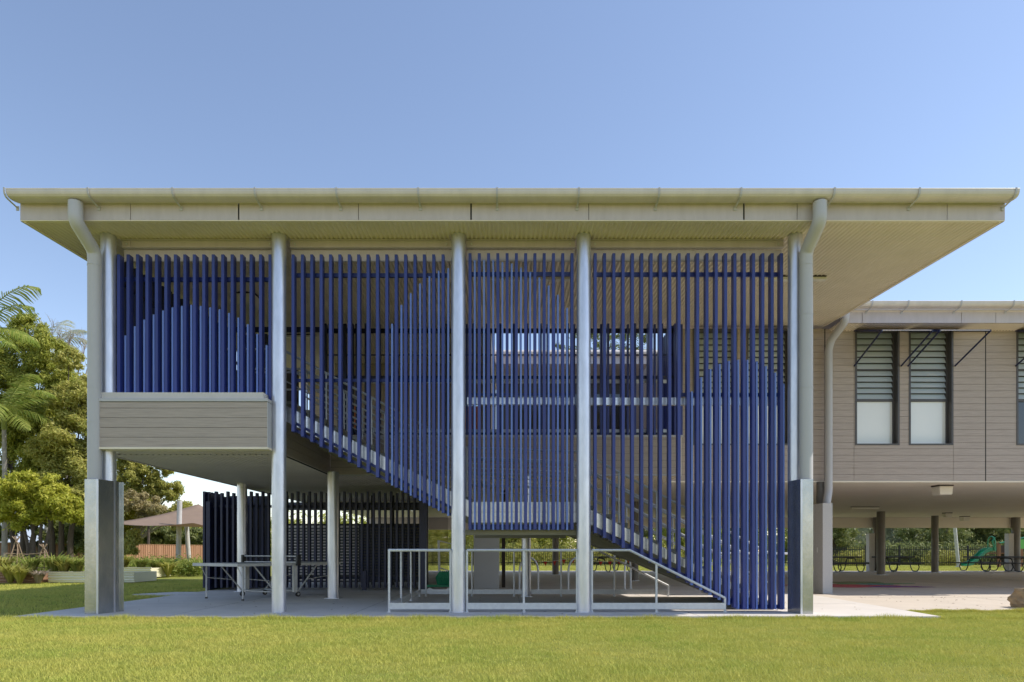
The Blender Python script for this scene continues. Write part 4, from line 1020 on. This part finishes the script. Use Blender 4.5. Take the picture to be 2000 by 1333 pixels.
def plant(name, label, x, y, z, h, n, key, spread, cat='plant', grp='plants in the garden beds'):
    V = []
    for i in range(n):
        a = random.uniform(0, 2 * math.pi); l = random.uniform(.6, 1) * h; d = Vector((math.cos(a), math.sin(a), 0)); s = Vector((-d.y, d.x, 0)) * .014
        p0 = Vector((x, y, z)) + d * random.uniform(0, .06); p1 = p0 + d * spread * .45 * l + Vector((0, 0, l * .7)); p2 = p0 + d * spread * l + Vector((0, 0, l * random.uniform(.6, 1)))
        V.append([p0 - s, p0 + s, p1 + s * 1.3, p1 - s * 1.3]); V.append([p1 - s * 1.3, p1 + s * 1.3, p2 + s * .15, p2 - s * .15])
    A = np.array([[tuple(q) for q in f] for f in V]).reshape(-1, 3) - np.array([x, y, z])
    o = npmesh(name, A, np.arange(len(A)).reshape(-1, 4), M['leaf'][key]); o.location = (x, y, z)
    tag(o, label, cat, grp); return o
plist = [(20, 21.5, .6, 'yellow', 'strappy yellow-green clump in front of the rusty bed end'), (38, 21.4, .5, 'yellow', 'wide strappy clump beside the rusty bed end'), (75, 21.7, .4, 'dry', 'straw-coloured clump where the two beds meet'),
         (308, 28, .75, 'palm', 'arching strappy clump beside the charcoal planters'), (328, 27.5, .6, 'yellow', 'low strappy clump against the charcoal planters'), (388, 29, .6, 'palm', 'grassy clump between planters and navy screen'),
         (5, 22.6, .7, 'yellow', 'leafy vegetables at the outer end of the rusty bed'), (60, 22.8, .6, 'palm', 'green leafy clump below the first cane tripod'), (105, 23, .7, 'palm', 'tall leafy clump between the cane tripods'),
         (125, 22.9, .6, 'yellow', 'yellow leafy clump beyond the second cane tripod'), (150, 23, .6, 'palm', 'bushy clump in the cream bed by the column'), (210, 27.0, .6, 'palm', 'leafy clump at the column end of the capped bed'), (240, 27.2, .7, 'yellow', 'yellow clump in the middle of the capped bed'), (275, 27.2, .55, 'palm', 'grassy clump at the far end of the capped bed')]
for px, y, h, key, lab in plist: plant('strappy_plant', lab, PX(px, y), y, 0 if px in (20, 38, 75, 308, 328, 388) else .2, h * 1.25, 160, key, .75)
V, Q = leaves([(PX(p, 30) + random.uniform(-.2, .2), 30 + random.uniform(-1.5, 1), .35, .5) for p in range(-30, 420, 5)], 24000, .07)
o = npmesh('undergrowth', V, Q, M['leaf']['palm']); tag(o, 'low garden planting along the foot of the timber fences', 'undergrowth', kind='stuff')
# cane tripods
def tripod(px, h, label, y=23.0):
    x = PX(px, y); t = thing('cane_tripod', label, 'plant support', (x, y, .2), 'cane tripods in the garden bed')
    b = MB()
    for k in range(5):
        a = k * 2 * math.pi / 5 + .3; b.tube([(x + .36 * math.cos(a), y + .36 * math.sin(a), .2), (x + .02 * math.cos(a) * 4, y, h * .84), (x - .13 * math.cos(a), y - .1 * math.sin(a), h)], .014, 5)
    b.build('canes', M['cane'], t)
    b = MB()
    for z in (.45, .65, .85, 1.05):
        if z < h * .8:
            r = .36 * (1 - (z - .2) / (h * .84 - .2)); P = [(x + r * math.cos(q * math.pi / 4), y + r * math.sin(q * math.pi / 4), z) for q in range(9)]; b.tube(P, .008, 4)
    b.build('twine_rings', M['cane'], t)
tripod(32, PZ(1048, 23), 'taller cane tripod at the left end of the bed')
tripod(85, PZ(1063, 23), 'shorter cane tripod near the middle of the bed')
b = MB(); b.tube([(PX(14, 23), 22.9, PZ(1081, 22.9)), (PX(55, 23), 22.95, PZ(1083, 23)), (PX(97, 23), 22.9, PZ(1079.5, 22.9))], .013, 6)
o = b.build('cane_pole', M['cane']); tag(o, 'horizontal cane laid across the two tripods', 'cane')
# shade sail
ys = 31.5
sa = thing('shade_sail', 'taupe shade sail stretched beyond the left lawn', 'shade sail', (PX(330, ys), ys, 2))
c = [(PX(222, ys), ys - .5, PZ(1023, ys)), (PX(338, ys), ys + 2.6, PZ(985, ys + 2.6)), (PX(470, ys), ys + 1.2, PZ(1030, ys)), (PX(420, ys), ys - 2.2, PZ(1022, ys - 2.2))]
n = 14; V = []; 
for i in range(n + 1):
    for j in range(n + 1):
        s_, t_ = i / n, j / n
        p = [(1 - s_) * (1 - t_) * c[0][k] + s_ * (1 - t_) * c[3][k] + s_ * t_ * c[2][k] + (1 - s_) * t_ * c[1][k] for k in range(3)]
        p[2] -= .25 * math.sin(math.pi * s_) * math.sin(math.pi * t_) + .12 * (math.sin(math.pi * s_) * (1 - math.sin(math.pi * t_)) + math.sin(math.pi * t_) * (1 - math.sin(math.pi * s_)))
        V.append(p)
idx = np.arange((n + 1) ** 2).reshape(n + 1, n + 1)
o = npmesh('sail_cloth', np.array(V), np.stack([idx[:-1, :-1], idx[:-1, 1:], idx[1:, 1:], idx[1:, :-1]], -1).reshape(-1, 4), M['sail'], sa, smooth=True)
sm = o.modifiers.new('thickness', 'SOLIDIFY'); sm.thickness = .006
for pa, pb, yy, r in (((347.5, 1119), (351, 978), 31.4, .11), ((371, 1104), (364, 1019), 34, .10)):
    b = MB(); b.tube([(PX(pa[0], yy), yy, -.05), (PX(pb[0], yy), yy, PZ(pb[1], yy))], r, 14); b.build('post', M['white_post'], sa, smooth=True)
for px0, px1, yy, lab in ((330, 346, 31.8, 'charcoal planter box left of the sail post'), (354, 380, 31.6, 'charcoal planter box right of the sail post')):
    t = thing('planter_box', lab, 'planter', (PX(px0, yy), yy, 0), 'charcoal planter boxes')
    b = MB(); b.box(PX(px0, yy), PX(px1, yy), yy, yy + .6, -.02, PZ(1102, yy)); b.build('box', M['charcoal'], t, bevel=.01)
    b = MB(); b.box(PX(px0, yy) - .02, PX(px1, yy) + .02, yy - .02, yy + .62, PZ(1102, yy), PZ(1102, yy) + .03); b.build('rim', M['charcoal'], t)
# neighbouring pale roof beyond the fence
hs = thing('neighbour_house', 'pale blue-grey roofed house glimpsed under the trees', 'house', (PX(60, 60), 62, 0))
b = MB(); b.extr([(60, 1.8), (66, 5.2), (72, 1.8)], PX(-80, 60), PX(150, 60), 'x'); b.build('roof', M['house'], hs)
b = MB(); b.box(PX(-75, 60), PX(145, 60), 60.5, 71, 0, 1.8); b.build('wall', M['white_post'], hs)
b = MB(); b.box(PX(40, 60), PX(70, 60), 60.44, 60.49, .6, 1.6); b.build('window', M['glass'], hs)

# ------------------------------------------------------------ playground beyond the wing
def picnic(px, Y, a, label):
    a = a * .45
    x = PX(px, Y); t = thing('picnic_table', label, 'picnic table', (x, Y, 0), 'dark picnic tables under the wing')
    d = Vector((math.cos(a), math.sin(a), 0)); s = Vector((-d.y, d.x, 0)); o = Vector((x, Y, 0))
    def ob(b, l0, l1, s0, s1, z0, z1):
        q = [o + d * l0 + s * s0, o + d * l1 + s * s0, o + d * l1 + s * s1, o + d * l0 + s * s1]; b.hexa([(p.x, p.y, z0) for p in q], [(p.x, p.y, z1) for p in q])
    b = MB(); ob(b, -.95, .95, -.36, .36, .69, .76); b.build('table_top', M['charcoal'], t)
    for sg in (-1, 1):
        b = MB(); ob(b, -.95, .95, sg * .72 - .13, sg * .72 + .13, .40, .46); b.build('bench', M['charcoal'], t)
    for l in (-.62, .62):
        P = []
        for sg in (-1, 1):
            Q = [(sg * .86, .40), (sg * .93, .24), (sg * .84, .06), (sg * .68, .03), (sg * .52, .06), (sg * .42, .22), (sg * .36, .5), (sg * .28, .66)]
            P.append(Q)
        loop = P[0] + P[1][::-1]
        b = MB(); b.tube(smooth_path([tuple(o + d * l + s * q + Vector((0, 0, z))) for q, z in loop], .04, 3), .024, 7); b.build('leg_frame', M['black'], t, smooth=True)
picnic(1640, 33.2, R(25), 'dark picnic table nearest the speckled guard')
picnic(1745, 33.8, R(30), 'dark picnic table just right of the thick round column')
picnic(1925, 34.0, R(20), 'dark picnic table below the green slide')
picnic(1985, 33.8, R(25), 'dark picnic table at the right edge of the undercroft')
picnic(1195, 33.5, R(50), 'dark picnic table seen under the lower stair flight')
ysl = 43
sd = thing('slide', 'green plastic slide with hooded top', 'slide', (PX(1915, ysl), ysl, 0))
prof = [(1889, 1106), (1900, 1104), (1912, 1095), (1925, 1082), (1934, 1077), (1946, 1076)]
b = MB(); P = [(PX(a, ysl), PZ(c_, ysl)) for a, c_ in prof]
for k in range(len(P) - 1):
    (xa, za), (xb, zb) = P[k], P[k + 1]
    for y0, y1, h0, h1 in ((ysl, ysl + .04, 0, .22), (ysl + .55, ysl + .59, 0, .22), (ysl + .04, ysl + .55, 0, .04)):
        b.hexa([(xa, y0, za + h0), (xb, y0, zb + h0), (xb, y1, zb + h0), (xa, y1, za + h0)], [(xa, y0, za + h1), (xb, y0, zb + h1), (xb, y1, zb + h1), (xa, y1, za + h1)])
b.build('chute', M['green_plastic'], sd)
b = MB(); xh = PX(1943, ysl); zh = PZ(1076, ysl)
P = [(xh, ysl + .3 - .33 * math.cos(math.pi * k / 10), zh + .5 + .4 * math.sin(math.pi * k / 10)) for k in range(11)]
b.tube([(xh, ysl - .03, zh)] + P + [(xh, ysl + .63, zh)], .035, 7); b.tube([(xh - .02, ysl - .03, zh), (xh - .15, ysl, zh + .6), (xh, ysl, zh + .85)], .05, 7); b.build('hood', M['green_plastic'], sd, smooth=True)
pt = thing('play_tower', 'brown timber play tower with green roof rail', 'playground', (PX(1965, 44), 44, 0))
for p in (1951, 1968, 1994, 2012):
    b = MB(); b.box(PX(p, 44) - .08, PX(p, 44) + .08, 44 - .08, 44 + .08, 0, PZ(1060, 44)); b.build('post', M['play_timber'], pt, bevel=.01)
b = MB(); b.box(PX(1951, 44), PX(2012, 44), 44.1, 45.2, PZ(1082, 44), PZ(1080, 44)); b.build('deck', M['play_timber'], pt)
b = MB(); b.tube([(PX(1950, 44), 43.9, PZ(1061, 44)), (PX(1972, 44), 43.9, PZ(1057, 44)), (PX(2000, 44), 43.9, PZ(1050, 44))], .05, 7); b.build('roof_rail', M['green_plastic'], pt)
b = MB(); b.box(PX(1990, 42), PX(2003, 42), 42, 42.05, PZ(1072, 42), PZ(1054, 42)); b.build('climbing_panel', M['lime_plastic'], pt)
b = MB(); b.box(PX(1958, 44), PX(2010, 44), 44.5, 44.55, .2, 1.4); b.build('rear_panel', M['brown_cap'], pt)
t = thing('leaning_post', 'pale leaning sail post standing on the far lawn', 'post', (PX(1871, 44), 44, 0))
b = MB(); b.tube([(PX(1872, 44), 44, 0), (PX(1862, 44), 44, 3.6)], .10, 12); b.build('shaft', M['white_post'], t, smooth=True)
b = MB(); b.tube([(PX(1872, 44), 44, -.02), (PX(1872, 44), 44, .03)], .2, 12); b.build('base_plate', M['white_post'], t)
# sandstone block
import bmesh
bm = bmesh.new(); bmesh.ops.create_cube(bm, size=1); bmesh.ops.subdivide_edges(bm, edges=bm.edges, cuts=9, use_grid_fill=True)
from mathutils import noise
for vv in bm.verts:
    p = vv.co.copy(); q = p.normalized() * .62; p = p.lerp(q, .22)
    nn = noise.fractal(p * 3.1 + Vector((3, 1, 7)), 1, 2, 4) * .07; p += p.normalized() * nn; vv.co = Vector((p.x * 1.3, p.y * .7, p.z * .46))
me = bpy.data.meshes.new('sandstone_block'); bm.to_mesh(me); bm.free(); me.materials.append(M['sand'])
yk = 12.15; o = bpy.data.objects.new('sandstone_block', me); COL.objects.link(o); o.location = (PX(1982, yk) + .82, yk, .12); tag(o, 'rough sandstone block on the pavement edge at the right', 'rock')
